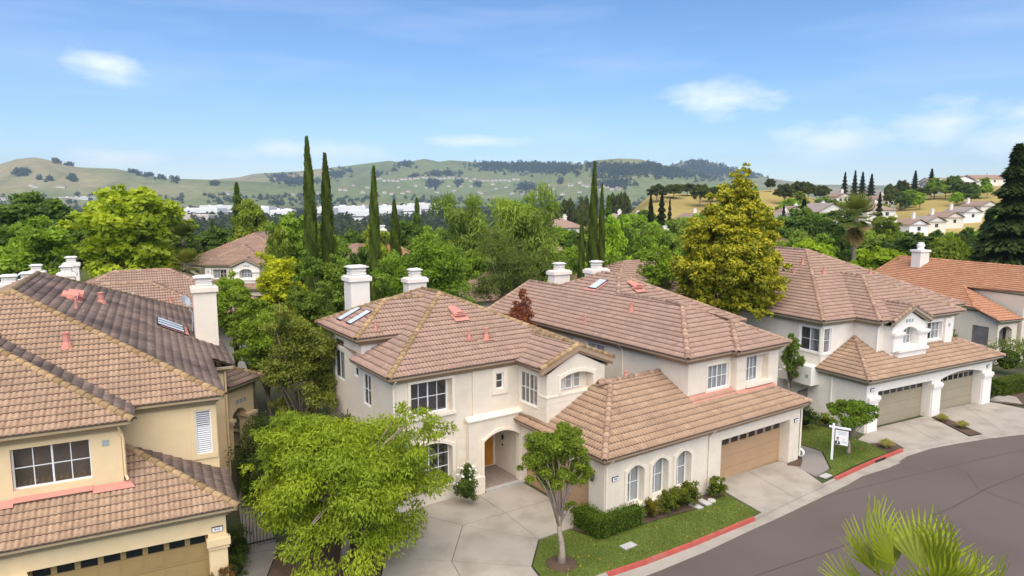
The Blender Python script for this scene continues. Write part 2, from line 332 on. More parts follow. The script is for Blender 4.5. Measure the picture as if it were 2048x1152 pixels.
class Roof:
    """a roof of tiled planes; the best-seen tiles become single parts, the rest one joined part"""
    def __init__(s, root, frame, mat, ridge, rng, single=300, name='roof', mirror=1):
        s.root, s.fr, s.mat, s.ridge, s.rng, s.single, s.mirror = root, frame, mat, ridge, rng, single, mirror
        s.deck = MB(); s.tiles = []; s.part = None; s.name = name; s.groups = {}; s.caps = []
    def plane(s, poly, n, E, z0, slope, mat=None, deck=True):
        """poly: (u,v) plan points; n: up-slope plan direction; E: coordinate of the eave along n"""
        mat = mat or s.mat; nx, ny = n; ex, ey = ny, -nx
        L = math.sqrt(1+slope*slope); cs, sn = 1/L, slope/L
        g = np.array((nx*cs, ny*cs, sn)); e = np.array((ex, ey, 0.)); k = np.cross(e, g)
        O = np.array((nx*E*nx, ny*E*ny, z0)) if False else np.array((abs(nx)*E, abs(ny)*E, z0), float)
        P = []
        for (u, v) in poly:
            d = (u-O[0])*nx+(v-O[1])*ny; P.append((u*ex+v*ey, d*L))
        if deck:
            w = [tuple(O+e*(a-(O[0]*ex+O[1]*ey))+g*b-k*.02) for a, b in P]
            s.deck.poly(w)
        s0 = O[0]*ex+O[1]*ey
        P = [(a-s0, b) for a, b in P]
        ymin = min(b for a, b in P); ymax = max(b for a, b in P)
        def interval(y):
            xs = []
            y = min(max(y, ymin+1e-4), ymax-1e-4)
            for i in range(len(P)):
                (a0, b0), (a1, b1) = P[i], P[(i+1) % len(P)]
                if (b0-y)*(b1-y) <= 0 and b0 != b1: xs.append(a0+(a1-a0)*(y-b0)/(b1-b0))
            return (min(xs), max(xs)) if len(xs) > 1 else None
        rows = int(math.ceil((ymax-max(ymin, 0))/TE)) if ymin >= -.01 else int(math.ceil((ymax-ymin)/TE))
        for r in range(rows):
            y0 = ymin+r*TE; y1 = min(y0+TE, ymax)
            i0, i1 = interval(y0+.01), interval(y1-.01)
            if not i0 or not i1: continue
            lo, hi = min(i0[0], i1[0]), max(i0[1], i1[1])
            for c in range(int(math.floor(lo/TW)), int(math.ceil(hi/TW))):
                x0 = c*TW
                full = x0 >= max(i0[0], i1[0]) and x0+TW <= min(i0[1], i1[1]) and y1-y0 > TE-.01
                s.tiles.append((mat, O, e, g, k, x0, y0, y1, i0, i1, full))
        return s
    def score(s, t):
        mat, O, e, g, k, x0, y0, y1, i0, i1, full = t
        c = O+e*(x0+TW/2)+g*(y0+TE/2); m = s.mirror
        w = np.array(s.fr.w(m*c[0], c[1], c[2])); kn = np.array(s.fr.w(m*k[0], k[1], 0))-np.array(s.fr.w(0, 0, 0)); kn[2] = k[2]
        d = np.array((0, 0, HC))-w; D = np.linalg.norm(d); f = float(np.dot(d, kn))/D
        if w[1] < 3: return 0
        fx = 1024+FPX*w[0]/(w[1]*math.cos(PITCH)+(HC-w[2])*math.sin(PITCH))
        if fx < -20 or fx > 2068: return 0
        return max(f, 0)/D**2
    def ridge_line(s, a, b, mat=None, step=.33):
        """a lower end, b upper end, both (u,v,z)"""
        a, b = Vector(a), Vector(b); L = (b-a).length; n = max(1, int(L/step)); d = (b-a).normalized()
        x = d.cross(Vector((0, 0, 1))).normalized(); z = x.cross(d)
        for i in range(n): s.caps.append((mat or s.ridge, a+d*(i*L/n), x, d, z))
    def finish(s):
        s.part = s.deck.build(s.name, s.mat, s.root)
        order = sorted(range(len(s.tiles)), key=lambda i: -s.score(s.tiles[i]) if s.tiles[i][-1] else 0)
        singles = set(order[:s.single]) if s.single else set()
        singles = {i for i in singles if s.tiles[i][-1] and s.score(s.tiles[i]) > 0}
        rng = s.rng; arr = {}
        for i, (mat, O, e, g, k, x0, y0, y1, i0, i1, full) in enumerate(s.tiles):
            tn = min(.75, max(.25, rng.gauss(.5, .12)))
            if i in singles:
                o = bpy.data.objects.new('roof_tile', tile_mesh(mat, int((tn-.3)/.08+.5) if tn > .3 else 0)); COL.objects.link(o); o.parent = s.part
                p = O+e*x0+g*y0+k*rng.uniform(0, .006)
                o.matrix_basis = Matrix(((e[0], g[0], k[0], p[0]), (e[1], g[1], k[1], p[1]), (e[2], g[2], k[2], p[2]), (0, 0, 0, 1)))
            else:
                X = x0+TV[:, 0]; Y = np.where(TV[:, 1] < 0, y0-.03, y1)
                lo = np.where(TV[:, 1] < 0, i0[0], i1[0]); hi = np.where(TV[:, 1] < 0, i0[1], i1[1])
                X = np.clip(X, lo, hi)
                if X.max()-X.min() < .01: continue
                arr.setdefault(mat, ([], []))
                arr[mat][0].append(O+np.outer(X, e)+np.outer(Y, g)+np.outer(TV[:, 2]+rng.uniform(0, .006), k)); arr[mat][1].append(tn)
        for mat, (vs, ts) in arr.items():
            n = len(vs); V = np.concatenate(vs); F = (TF[None]+(np.arange(n)*len(TV))[:, None, None]).reshape(-1, 4)
            me = npmesh('roof_tiling', V, F, np.clip(np.repeat(ts, len(TF))+np.tile(ROLL_SHADE, n), 0, 1)); me.materials.append(MATS[mat]); me.materials.append(MATS['tile_butt_shade']); me.polygons.foreach_set('material_index', np.tile(BUTT, n)); o = link('roof_tiling', me, None, s.part); o['kind'] = 'stuff'
        for (mat, p, x, y, z) in s.caps:
            o = bpy.data.objects.new('ridge_tile', cap_mesh(mat, rng.randint(0, 5))); COL.objects.link(o); o.parent = s.part
            o.matrix_basis = Matrix(((x[0], y[0], z[0], p[0]), (x[1], y[1], z[1], p[1]), (x[2], y[2], z[2], p[2]), (0, 0, 0, 1)))
        return s.part
def sweep(mb, path, prof, t=.5):
    """path: plan points, outside on the right; prof: (outward, z)"""
    n = len(path); rings = []
    for i in range(n):
        p = Vector(path[i][:2]); ds = []
        if i > 0: ds.append((p-Vector(path[i-1][:2])).normalized())
        if i < n-1: ds.append((Vector(path[i+1][:2])-p).normalized())
        ns = [Vector((d.y, -d.x)) for d in ds]; m = sum(ns, Vector((0, 0)))/len(ns); m = m/max(m.dot(ns[0]), .3)
        zo = path[i][2] if len(path[i]) > 2 else 0
        rings.append([(p.x+m.x*o, p.y+m.y*o, zo+z) for o, z in prof])
    k = len(prof); vs = [q for r in rings for q in r]
    mb.add(vs, [(i*k+j, (i+1)*k+j, (i+1)*k+j+1, i*k+j+1) for i in range(n-1) for j in range(k-1)], t)
    mb.add(rings[0], [tuple(range(k))], t); mb.add(rings[-1], [tuple(range(k))[::-1]], t)
EAVE = [(-.40, -.36), (-.30, -.35), (-.28, -.27), (-.20, -.25), (-.17, -.18), (-.10, -.15), (-.02, -.13), (0, -.11), (0, -.012)]
LIP = [(0.004, -.014), (.012, -.012), (.012, .008), (-.012, .008), (-.014, -.02)]
TROUGH = [(-.014, -.02), (-.03, -.06), (-.12, -.06)]
def eaves(root, path, fascia):
    mb = MB(); sweep(mb, path, EAVE); f = mb.build('fascia', fascia, root)
    mb = MB(); sweep(mb, path, LIP); mb.build('gutter_lip', 'gutter_lip', f)
    mb = MB(); sweep(mb, path, TROUGH); mb.build('gutter_trough', 'dark_metal', f)
    return f

# ---------------------------------------------------------------- walls and openings
class Op:
    def __init__(s, s0, s1, z0, z1, arch=0, depth=.3): s.s0, s.s1, s.z0, s.z1, s.arch, s.depth = s0, s1, z0, z1, arch, depth
    def top(s, x):
        t = (2*(x-s.s0)/(s.s1-s.s0))-1; return s.z1-s.arch*min(1, t*t)
class Wall:
    def __init__(s, p0, p1, z0, z1, ops=(), ztop=None):
        s.p0, s.p1 = Vector(p0), Vector(p1); s.d = (s.p1-s.p0); s.L = s.d.length; s.d /= s.L; s.inw = Vector((-s.d.y, s.d.x)); s.z0, s.z1, s.ops, s.zt = z0, z1, ops, ztop
    def P(s, x, z, d=0): q = s.p0+s.d*x+s.inw*d; return (q.x, q.y, z)
    def top(s, x):
        if not s.zt: return s.z1
        for i in range(len(s.zt)-1):
            (a, za), (b, zb) = s.zt[i], s.zt[i+1]
            if a-1e-6 <= x <= b+1e-6: return za+(zb-za)*(x-a)/(b-a)
        return s.z1
    def mesh(s, mb):
        br = {0., s.L}
        for o in s.ops:
            br |= {o.s0, o.s1}
            if o.arch: br |= {o.s0+(o.s1-o.s0)*i/10 for i in range(11)}
        if s.zt: br |= {a for a, z in s.zt}
        br = sorted(x for x in br if -1e-6 <= x <= s.L+1e-6)
        for a, b in zip(br, br[1:]):
            if b-a < 1e-5: continue
            m = (a+b)/2; la = lb = s.z0
            for o in sorted([o for o in s.ops if o.s0 < m < o.s1], key=lambda o: o.z0):
                if o.z0 > la+1e-4: mb.quad(s.P(a, la), s.P(b, lb), s.P(b, o.z0), s.P(a, o.z0))
                la, lb = o.top(a), o.top(b)
                mb.quad(s.P(a, la), s.P(b, lb), s.P(b, lb, o.depth), s.P(a, la, o.depth))
            mb.quad(s.P(a, la), s.P(b, lb), s.P(b, s.top(b)), s.P(a, s.top(a)))
        for o in s.ops:
            mb.quad(s.P(o.s0, o.z0), s.P(o.s0, o.top(o.s0)), s.P(o.s0, o.top(o.s0), o.depth), s.P(o.s0, o.z0, o.depth))
            mb.quad(s.P(o.s1, o.z0), s.P(o.s1, o.top(o.s1)), s.P(o.s1, o.top(o.s1), o.depth), s.P(o.s1, o.z0, o.depth))
            if o.z0 > s.z0+1e-3: mb.quad(s.P(o.s0, o.z0), s.P(o.s1, o.z0), s.P(o.s1, o.z0, o.depth), s.P(o.s0, o.z0, o.depth))
    def box(s, mb, x0, x1, z0, z1, d0, d1, t=.5):
        """box on the wall; d negative = proud of the wall"""
        q = [s.P(x0, z0, d0), s.P(x1, z0, d0), s.P(x1, z0, d1), s.P(x0, z0, d1), s.P(x0, z1, d0), s.P(x1, z1, d0), s.P(x1, z1, d1), s.P(x0, z1, d1)]
        mb.hexa(q, t)
    def archbox(s, mb, o, w, d0, d1, n=10):
        """band of width w following the top of opening o"""
        for i in range(n):
            a = o.s0+(o.s1-o.s0)*i/n; b = o.s0+(o.s1-o.s0)*(i+1)/n
            q = [s.P(a, o.top(a), d0), s.P(b, o.top(b), d0), s.P(b, o.top(b), d1), s.P(a, o.top(a), d1),
                 s.P(a, o.top(a)+w, d0), s.P(b, o.top(b)+w, d0), s.P(b, o.top(b)+w, d1), s.P(a, o.top(a)+w, d1)]
            mb.hexa(q)
def window(root, w, s0, s1, z0, z1, d, nx=2, ny=2, curtain=None, frame='white_paint', bar=.05, mun=.025, inner='interior', split=None, half=None):
    """window set d inside wall w: frame with bars, one pane per light, the dark room behind"""
    mb = MB(); da, db = d-.07, d
    w.box(mb, s0, s1, z0, z0+bar, da, db); w.box(mb, s0, s1, z1-bar, z1, da, db)
    w.box(mb, s0, s0+bar, z0+bar, z1-bar, da, db); w.box(mb, s1-bar, s1, z0+bar, z1-bar, da, db)
    xs = [s0+bar+(s1-s0-2*bar)*i/nx for i in range(nx+1)]; zs = [z0+bar+(z1-z0-2*bar)*i/ny for i in range(ny+1)]
    for i in range(1, nx):
        m = mun if not (nx % 2 == 0 and i == nx//2) else mun*2
        w.box(mb, xs[i]-m/2, xs[i]+m/2, z0+bar, z1-bar, da+.015, db-.01)
    for j in range(1, ny):
        for i in range(nx): w.box(mb, xs[i]+mun/2, xs[i+1]-mun/2, zs[j]-mun/2, zs[j]+mun/2, da+.018, db-.012)
    f = mb.build('window', frame, root)
    for i in range(nx):
        for j in range(ny):
            p = MB(); p.quad(w.P(xs[i], zs[j], d-.035), w.P(xs[i+1], zs[j], d-.035), w.P(xs[i+1], zs[j+1], d-.035), w.P(xs[i], zs[j+1], d-.035)); p.build('pane', 'glass', f)
    r = MB(); w.box(r, s0-.02, s1+.02, z0-.02, z1+.02, d+.5, d+.52)
    r.quad(w.P(s0, z0, d), w.P(s1, z0, d), w.P(s1, z0, d+.5), w.P(s0, z0, d+.5)); r.quad(w.P(s0, z1, d), w.P(s1, z1, d), w.P(s1, z1, d+.5), w.P(s0, z1, d+.5))
    r.quad(w.P(s0, z0, d), w.P(s0, z1, d), w.P(s0, z1, d+.5), w.P(s0, z0, d+.5)); r.quad(w.P(s1, z0, d), w.P(s1, z1, d), w.P(s1, z1, d+.5), w.P(s1, z0, d+.5))
    r.build('room', inner, f)
    if curtain:
        a, b = (s0, s1) if not half else half
        c = MB(); n = max(6, int((b-a)/.045))
        for i in range(n):
            x0, x1 = a+(b-a)*i/n, a+(b-a)*(i+1)/n; e0, e1 = (.04 if i % 2 else .0), (.0 if i % 2 else .04)
            c.quad(w.P(x0, z0, d+.03+e0), w.P(x1, z0, d+.03+e1), w.P(x1, z1, d+.03+e1), w.P(x0, z1, d+.03+e0))
        c.build('curtain', curtain, f)
    return f
def trim(root, w, o, wd=.14, proud=.06, mat='trim_cream', sill=.0, name='window_trim', bottom=True, top=True):
    mb = MB(); p = -proud
    w.box(mb, o.s0-wd, o.s0, o.z0, o.top(o.s0)+(wd if top else 0), p, .0); w.box(mb, o.s1, o.s1+wd, o.z0, o.top(o.s1)+(wd if top else 0), p, .0)
    if top:
        if o.arch: w.archbox(mb, o, wd, p, .0)
        else: w.box(mb, o.s0, o.s1, o.z1, o.z1+wd, p, .0)
    if bottom: w.box(mb, o.s0-wd-sill, o.s1+wd+sill, o.z0-wd*1.1, o.z0, p-sill, .0)
    return mb.build(name, mat, root)
def garage_door(root, w, o, mat, cols, rows, pane_row=True, npane=8, arch_pane=False, raised=False, ztop=None):
    """sectional door at the back of opening o: sections, raised panels and a row of panes"""
    d = o.depth; z0, z1 = o.z0, (ztop or o.z1)+.02; n = 4; hs = (z1-z0)/n
    mb = MB(); w.box(mb, o.s0, o.s1, z0, z1, d+.03, d+.05); door = mb.build('garage_door', mat, root)
    for j in range(n):
        p = MB(); w.box(p, o.s0+.005, o.s1-.005, z0+j*hs+.006, z0+(j+1)*hs-.006, d-.01, d+.03)
        p.build('door_section', mat, door)
    cw = (o.s1-o.s0)/npane
    if raised:
        for i in range(npane):
            for j in range(n-1):
                p = MB(); a, b, c, e = o.s0+i*cw+.06, o.s0+(i+1)*cw-.06, z0+j*hs+.08, z0+(j+1)*hs-.08
                w.box(p, a, b, c, e, d-.018, d-.008); w.box(p, a+.05, b-.05, c+.05, e-.05, d-.03, d-.016); p.build('door_panel', mat, door)
    for i in range(npane):
        a, b = o.s0+i*cw+cw*.13, o.s0+(i+1)*cw-cw*.13; c, e = z1-hs+.02, z1-hs+.30
        p = MB()
        if arch_pane:
            q = [w.P(a, c, d-.014), w.P(b, c, d-.014), w.P(b, e-.09, d-.014), w.P(b-.09, e, d-.014), w.P(a+.09, e, d-.014), w.P(a, e-.09, d-.014)]; p.poly(q)
        else: w.box(p, a, b, c, e, d-.018, d-.009)
        p.build('pane', 'dark_pane', door)
    return door
def chimney(root, x0, y0, x1, y1, z0, z1, mat='chimney_white', cap='cap_white', hood=.55):
    b = MB(); b.box(x0, y0, z0, x1, y1, z1-.28); ch = b.build('chimney', mat, root)
    c = MB(); e = .07
    c.box(x0-.03, y0-.03, z1-.34, x1+.03, y1+.03, z1-.28); c.box(x0-e-.03, y0-e-.03, z1-.28, x1+e+.03, y1+e+.03, z1-.06)
    c.box(x0-.02, y0-.02, z1-.06, x1+.02, y1+.02, z1); c.build('chimney_crown', mat, ch)
    mx, my = (x0+x1)/2, (y0+y1)/2; h = min(x1-x0, y1-y0)*.36; k = MB()
    for j in range(4): k.box(mx-h*1.15+(.01 if j % 2 else 0), my-h+(.01 if j % 2 else 0), z1+.05+j*hood*.16, mx+h*1.15-(.01 if j % 2 else 0), my+h-(.01 if j % 2 else 0), z1+.05+j*hood*.16+(.03 if j % 2 else hood*.13))
    k.box(mx-h*1.15+.05, my-h+.05, z1, mx+h*1.15-.05, my+h-.05, z1+hood*.7)
    zt = z1+.05+hood*.66; k.box(mx-h*1.45, my-h*1.3, zt, mx+h*1.45, my+h*1.3, zt+.05); k.box(mx-h*1.1, my-h, zt+.05, mx+h*1.1, my+h, zt+.10)
    k.build('spark_arrestor', cap, ch); return ch
def on_plane(n, E, z0, sl, u, v): return z0+sl*((u*n[0]+v*n[1])-E*(n[0]+n[1]))
def vent_pipe(root, u, v, z, h=.45, r=.09):
    b = MB(); b.lathe([(r*1.9, -.12), (r*1.25, .16), (r, .18), (r*.9, h), (r*1.15, h+.005), (r*1.15, h+.05), (0, h+.06)], (u, v, z), 10)
    b.box(u-.28, v-.25, z-.06, u+.28, v+.25, z-.055); return b.build('vent_pipe', 'copper_pink', root, False)
def dormer_vent(root, u, v, z, n, sl, w=.33):
    """half-round louvred vent lying on a roof plane (up-slope plan direction n)"""
    ex, ey = n[1], -n[0]; b = MB()
    def Q(a, d, h): return (u+ex*a+n[0]*d, v+ey*a+n[1]*d, z+h)
    k = 8; arc = [(w*math.cos(math.pi*i/k), .26*math.sin(math.pi*i/k)) for i in range(k+1)]
    f = [Q(a, -.35, .02+h) for a, h in arc]; bk = [Q(a*.7, .45, .35+h*.3) for a, h in arc]
    b.add(f+bk, [(i, i+1, k+2+i, k+1+i) for i in range(k)]+[tuple(range(k+1))])
    o = b.build('dormer_vent', 'copper_pink', root)
    for j in range(3):
        s = MB(); hw = w*math.sqrt(max(0, 1-((j+.6)*.1/.33)**2))*.93; s.add([Q(-hw, -.41, .05+j*.09), Q(hw, -.41, .05+j*.09), Q(hw, -.352, .10+j*.09), Q(-hw, -.352, .10+j*.09)], [(0, 1, 2, 3)]); s.build('louvre', 'copper_pink', o)
    p = MB(); p.add([Q(-w*1.2, -.62, -.16), Q(w*1.2, -.62, -.16), Q(w*1.2, -.1, .09), Q(-w*1.2, -.1, .09)], [(0, 1, 2, 3)]); p.build('flashing', 'copper_pink', o); return o
def skylight(root, u, v, z, n, sl, w=.6, l=1.1, lift=.12):
    ex, ey = n[1], -n[0]; b = MB(); g = MB()
    def Q(a, d, h): return (u+ex*a+n[0]*d, v+ey*a+n[1]*d, z+sl*d+h)
    a, c = w/2, l/2
    b.hexa([Q(-a, -c, -.05), Q(a, -c, -.05), Q(a, c, -.05), Q(-a, c, -.05), Q(-a, -c, lift), Q(a, -c, lift), Q(a, c, lift), Q(-a, c, lift)]); o = b.build('skylight', 'dark_metal', root)
    a -= .05; c -= .05; g.quad(Q(-a, -c, lift+.01), Q(a, -c, lift+.01), Q(a, c, lift+.01), Q(-a, c, lift+.01)); g.build('pane', 'skylight', o)
    f = MB(); a += .18; c += .2; f.quad(Q(-a, -c, .075), Q(a, -c, .075), Q(a, c-.3, .075), Q(-a, c-.3, .075)); f.build('flashing', 'copper_pink', o); return o
def downspout(root, pts, mat): b = MB(); b.tube(pts, .045, 6); return b.build('downspout', mat, root)
def bands(root, w, x0, x1, z0, z1, h, mat, proud=.014, gap=.02):
    z = z0
    while z < z1-.05:
        b = MB(); w.box(b, x0, x1, z, min(z+h-gap, z1), -proud, 0); b.build('stucco_band', mat, root); z += h
def plate(root, w, x, z, text=None):
    b = MB(); w.box(b, x-.17, x+.17, z-.085, z+.085, -.06, 0); o = b.build('number_plate', 'dark_metal', root)
    c = MB(); w.box(c, x-.155, x+.155, z-.075, z+.065, -.068, -.06); c.build('plate_face', 'white_paint', o)
    if text:
        cu = bpy.data.curves.new('house_number', 'FONT'); cu.body = text; cu.size = .125; cu.align_x = 'CENTER'; cu.align_y = 'CENTER'; cu.extrude = .002
        ob = bpy.data.objects.new('tmp', cu); COL.objects.link(ob); bpy.context.view_layer.update()
        me = bpy.data.meshes.new_from_object(ob.evaluated_get(bpy.context.evaluated_depsgraph_get())); bpy.data.objects.remove(ob)
        t = link('house_number', me, 'ink', o); p = w.P(x, z-.005, -.072); d = w.d; i = w.inw
        t.matrix_basis = Matrix(((d.x, 0, -i.x, p[0]), (d.y, 0, -i.y, p[1]), (0, 1, 0, p[2]), (0, 0, 0, 1)))
    else:
        m = MB()
        for q in (-.06, 0, .06): w.box(m, x+q-.02, x+q+.02, z-.04, z+.03, -.071, -.068)
        m.build('house_number', 'ink_light', o)
    return o
def flash_strip(root, pts, mat='copper_pink'):
    """pink flashing: strip given as quads of 3-D points"""
    b = MB()
    for q in pts: b.quad(*q)
    return b.build('flashing', mat, root)
def blocks(root, w, x, z, n=1, s=.2, gap=.08):
    """glass blocks set in a wall"""
    for i in range(n):
        a = x+i*(s+gap)
        for j in range(2):
            for k in range(2):
                b = MB(); w.box(b, a+j*(s/2+.006), a+j*(s/2+.006)+s/2-.006, z+k*(s/2+.006), z+k*(s/2+.006)+s/2-.006, -.01, .0); b.build('glass_block', 'glass_block', root)
# ---------------------------------------------------------------- terrain
def lerp_pts(x, pts):
    if x <= pts[0][0]: return pts[0][1]
    for (a, b), (c, d) in zip(pts, pts[1:]):
        if x <= c: return b+(d-b)*(x-a)/(c-a)
    return pts[-1][1]
def sm(t): t = min(1, max(0, t)); return t*t*(3-2*t)
_perm = np.random.RandomState(3).rand(64, 64)
def vnoise(x, y):
    xi, yi = math.floor(x), math.floor(y); fx, fy = x-xi, y-yi; fx, fy = fx*fx*(3-2*fx), fy*fy*(3-2*fy)
    q = lambda i, j: _perm[(xi+i) & 63, (yi+j) & 63]
    return (q(0, 0)*(1-fx)+q(1, 0)*fx)*(1-fy)+(q(0, 1)*(1-fx)+q(1, 1)*fx)*fy
def fbm(x, y, o=4): return sum(vnoise(x*2**i+i*7.3, y*2**i+i*3.1)*.5**i for i in range(o))/1.9
# crest lines: photo column -> photo row of the skyline, at an assumed distance
HILL_A = [(-900, 352), (-200, 345), (0, 331), (40, 319), (75, 315), (110, 322), (160, 335), (235, 338), (262, 343), (330, 357), (400, 359), (480, 362), (600, 368), (760, 376), (900, 392), (1100, 400)]
HILL_B = [(-900, 380), (300, 372), (400, 362), (480, 355), (510, 348), (600, 343), (640, 338), (700, 332), (780, 322), (810, 326), (850, 318), (880, 324), (900, 321), (960, 325), (1000, 327), (1060, 324), (1110, 327), (1150, 328), (1200, 331), (1300, 345), (1450, 365), (1600, 380), (2900, 392)]
HILL_C = [(-900, 398), (700, 398), (900, 385), (1000, 376), (1060, 363), (1110, 343), (1160, 330), (1190, 321), (1240, 317), (1280, 319), (1320, 333), (1400, 352), (1500, 372), (1650, 392), (2900, 398)]
HILL_D = [(-900, 396), (1100, 380), (1250, 350), (1300, 336), (1340, 331), (1380, 319), (1430, 327), (1480, 340), (1540, 357), (1620, 369), (1750, 371), (2100, 372), (2900, 376)]
def hill(px, r, prof, D, D0, back=.5):
    zc = z_at(lerp_pts(px, prof), D)
    if r <= D: t = sm((r-D0)/(D-D0)); return FLOOR+(zc-FLOOR)*(.25*t+.75*t**1.6)
    return zc-(zc-FLOOR)*sm((r-D)/(D*back))*.8
FLOOR = -24.
def near_z(px, r):
    """plateau of the houses, falling to the valley on the left, rising to golden hills on the right"""
    if px < 1150: w = 1.
    elif px > 1320: w = 0.
    else: w = 1-sm((px-1150)/170.)
    zl = -sm((r-105)/330.)*24.
    # right: level to 190 m then a grassy ridge
    crest = lerp_pts(px, [(1100, 402), (1180, 398), (1240, 392), (1300, 386), (1400, 388), (1480, 384), (1540, 379), (1580, 383), (1650, 402), (1700, 408), (1780, 404), (1850, 391), (1920, 383), (1990, 372), (2200, 355), (2900, 350)])
    Dc = 360.; zc = z_at(crest, Dc)
    zr = 1.5*sm((r-110)/80)
    if r <= Dc: zr += (zc-1.5)*sm((r-215)/(Dc-215))
    else: zr = zc-(zc-FLOOR)*sm((r-Dc-25)/500.)
    return zl*w+zr*(1-w)
def terrain(x, y):
    r = max(y, 1.)     # forward distance
    px = 1024+1376.5*x/r if y > 5 else (1024 if abs(x) < 1 else math.copysign(4000, x))
    rr = math.hypot(x, y)
    if rr < 95 or y < 20: return -.2
    px = max(-900, min(2900, px))
    z = near_z(px, r)*sm((rr-95)/30.)-.2*(1-sm((rr-95)/30.))
    if r > 1200:
        n = (fbm(x/420., y/420.)-.5)+.9*(.28-abs(fbm(x/640.+5, y/900.)-.5)*2)*.6
        for prof, D, D0, a in ((HILL_A, 3300, 1900, 60), (HILL_C, 3700, 2300, 60), (HILL_B, 4600, 2700, 90), (HILL_D, 5200, 3200, 100)):
            e = sm((r-D0)/(D-D0)); env = e*(1-sm((r-D*.80)/(D*.17))) if r < D else 0
            z = max(z, hill(px, r, prof, D, D0)+n*a*env*1.1)
    return z
def terrain_colour(x, y, z, px, r):
    n = fbm(x/160., y/160.); n2 = fbm(x/700.+9, y/700.)
    if r < 1000:
        gold = (.50, .375, .165); grn = (.10, .11, .035)
        if px > 1150 and 205 < r < 470: t = min(1, max(0, (n-.28)*5)); return tuple(g*(1-t)+q*t for g, q in zip((.36, .28, .10), gold))
        return grn
    green = (.160, .185, .070); dry = (.30, .25, .13); dark = (.09, .11, .05)
    t = min(1, max(0, (n2-.42)*3.5)); c = [a*(1-t)+b*t for a, b in zip(green, dry)]
    t2 = min(1, max(0, (n-.58)*6))*.5; c = [a*(1-t2)+b*t2 for a, b in zip(c, dark)]
    if z < FLOOR+12: c = [a*.5+b*.5 for a, b in zip(c, (.10, .10, .06))]
    return tuple(c)
def build_terrain():
    azs = [R_(a) for a in list(np.arange(-180, -46, 8.))+list(np.arange(-46, 46.01, .25))+list(np.arange(54, 180, 8.))]
    rs = [0.]+list(np.geomspace(40, 130, 14))+list(np.geomspace(138, 1000, 44))+list(np.geomspace(1030, 7200, 84))+[9000, 14000]
    V = [(0, 0, -.2)]; C = [(.09, .08, .04, 1)]; F = []; na = len(azs)
    for r in rs[1:]:
        for a in azs:
            x, y = r*math.sin(a), r*math.cos(a); z = terrain(x, y)
            if y < 20 and r > 95: z = -.2-sm((r-95)/300)*10
            V.append((x, y, z)); px = 1024+1376.5*x/y if y > 5 else 3000; C.append((*terrain_colour(x, y, z, px, y), 1))
    for i in range(na): F.append((0, 1+i, 1+(i+1) % na))
    for k in range(len(rs)-2):
        for i in range(na): j = (i+1) % na; F.append((1+k*na+i, 1+(k+1)*na+i, 1+(k+1)*na+j, 1+k*na+j))
    me = bpy.data.meshes.new('terrain'); me.from_pydata(V, [], F); me.update()
    at = me.attributes.new('ground_colour', 'FLOAT_COLOR', 'POINT'); at.data.foreach_set('color', np.array(C, np.float32).ravel())
    me.polygons.foreach_set('use_smooth', np.ones(len(F), bool))
    m, t = newmat('terrain'); out = N(t, 'ShaderNodeOutputMaterial'); p = N(t, 'ShaderNodeBsdfPrincipled'); p.inputs['Roughness'].default_value = 1; p.inputs['Specular IOR Level'].default_value = 0
    a = N(t, 'ShaderNodeAttribute', attribute_name='ground_colour'); ge = N(t, 'ShaderNodeNewGeometry')
    n1 = N(t, 'ShaderNodeTexNoise'); n1.inputs['Scale'].default_value = .02; n1.inputs['Detail'].default_value = 8; n1.inputs['Roughness'].default_value = .7; L_(t, ge.outputs['Position'], n1.inputs['Vector'])
    mr = N(t, 'ShaderNodeMapRange'); mr.inputs[1].default_value = .3; mr.inputs[2].default_value = .7; mr.inputs[3].default_value = .72; mr.inputs[4].default_value = 1.28; L_(t, n1.outputs[0], mr.inputs[0])
    vm = N(t, 'ShaderNodeVectorMath', operation='SCALE'); L_(t, a.outputs['Color'], vm.inputs[0]); L_(t, mr.outputs[0], vm.inputs['Scale']); L_(t, vm.outputs[0], p.inputs['Base Color']); L_(t, p.outputs[0], out.inputs[0])
    o = link('terrain', me, 'terrain'); o['kind'] = 'structure'; return o
build_terrain()
def ray_ground(px, py, lo=150, hi=7000):
    """first terrain hit along a photo pixel beyond forward distance lo"""
    d = pix_ray(px, py); t = lo/d[1]; step = 1.012
    while t < hi/d[1]:
        x, y, z = d[0]*t, d[1]*t, HC+d[2]*t
        if z < terrain(x, y): return (x, y, terrain(x, y))
        t *= step
    return None

# ---------------------------------------------------------------- street, kerbs, drives, lawns (world metres)
def sheet(name, pts, z, mat, kind='structure', thick=0):
    b = MB(); P = [(p[0], p[1], p[2] if len(p) > 2 else z) for p in pts]
    if thick: b.prism(P, z-thick, z)
    else: b.poly(P)
    o = b.build(name, mat)
    if kind: o['kind'] = kind
    return o
KERB = [(-6.5, 16.4), (-2.5, 19.0), (.4, 20.75), (3.4, 22.62), (4.9, 23.45), (7.0, 24.78), (10.12, 26.9), (10.6, 27.3), (12.6, 28.85), (14.58, 30.33), (15.42, 30.97), (17.0, 32.15), (18.47, 33.22), (20.75, 34.75), (22.48, 35.4), (24.17, 36.08), (26.53, 37.0), (29.43, 37.84), (34, 38.9), (42, 40.2), (60, 42)]
EDGE = [(-6, 15.9), (-2.1, 18.5), (.85, 20.3), (4.0, 22.25), (5.3, 23.05), (7.35, 24.4), (9.6, 26.05), (10.95, 27.0), (12.97, 28.48), (14.9, 29.9), (15.9, 30.66), (16.9, 31.5), (18.9, 32.62), (20.57, 34.1), (22.5, 35.2), (24.4, 35.95), (26.7, 36.75), (29.5, 37.5), (34.1, 38.5), (42, 39.8), (60, 41.6)]
sheet('road', EDGE+[(60, 0), (40, -10), (0, -10), (-12, 2)], -.125, 'asphalt')
b = MB()
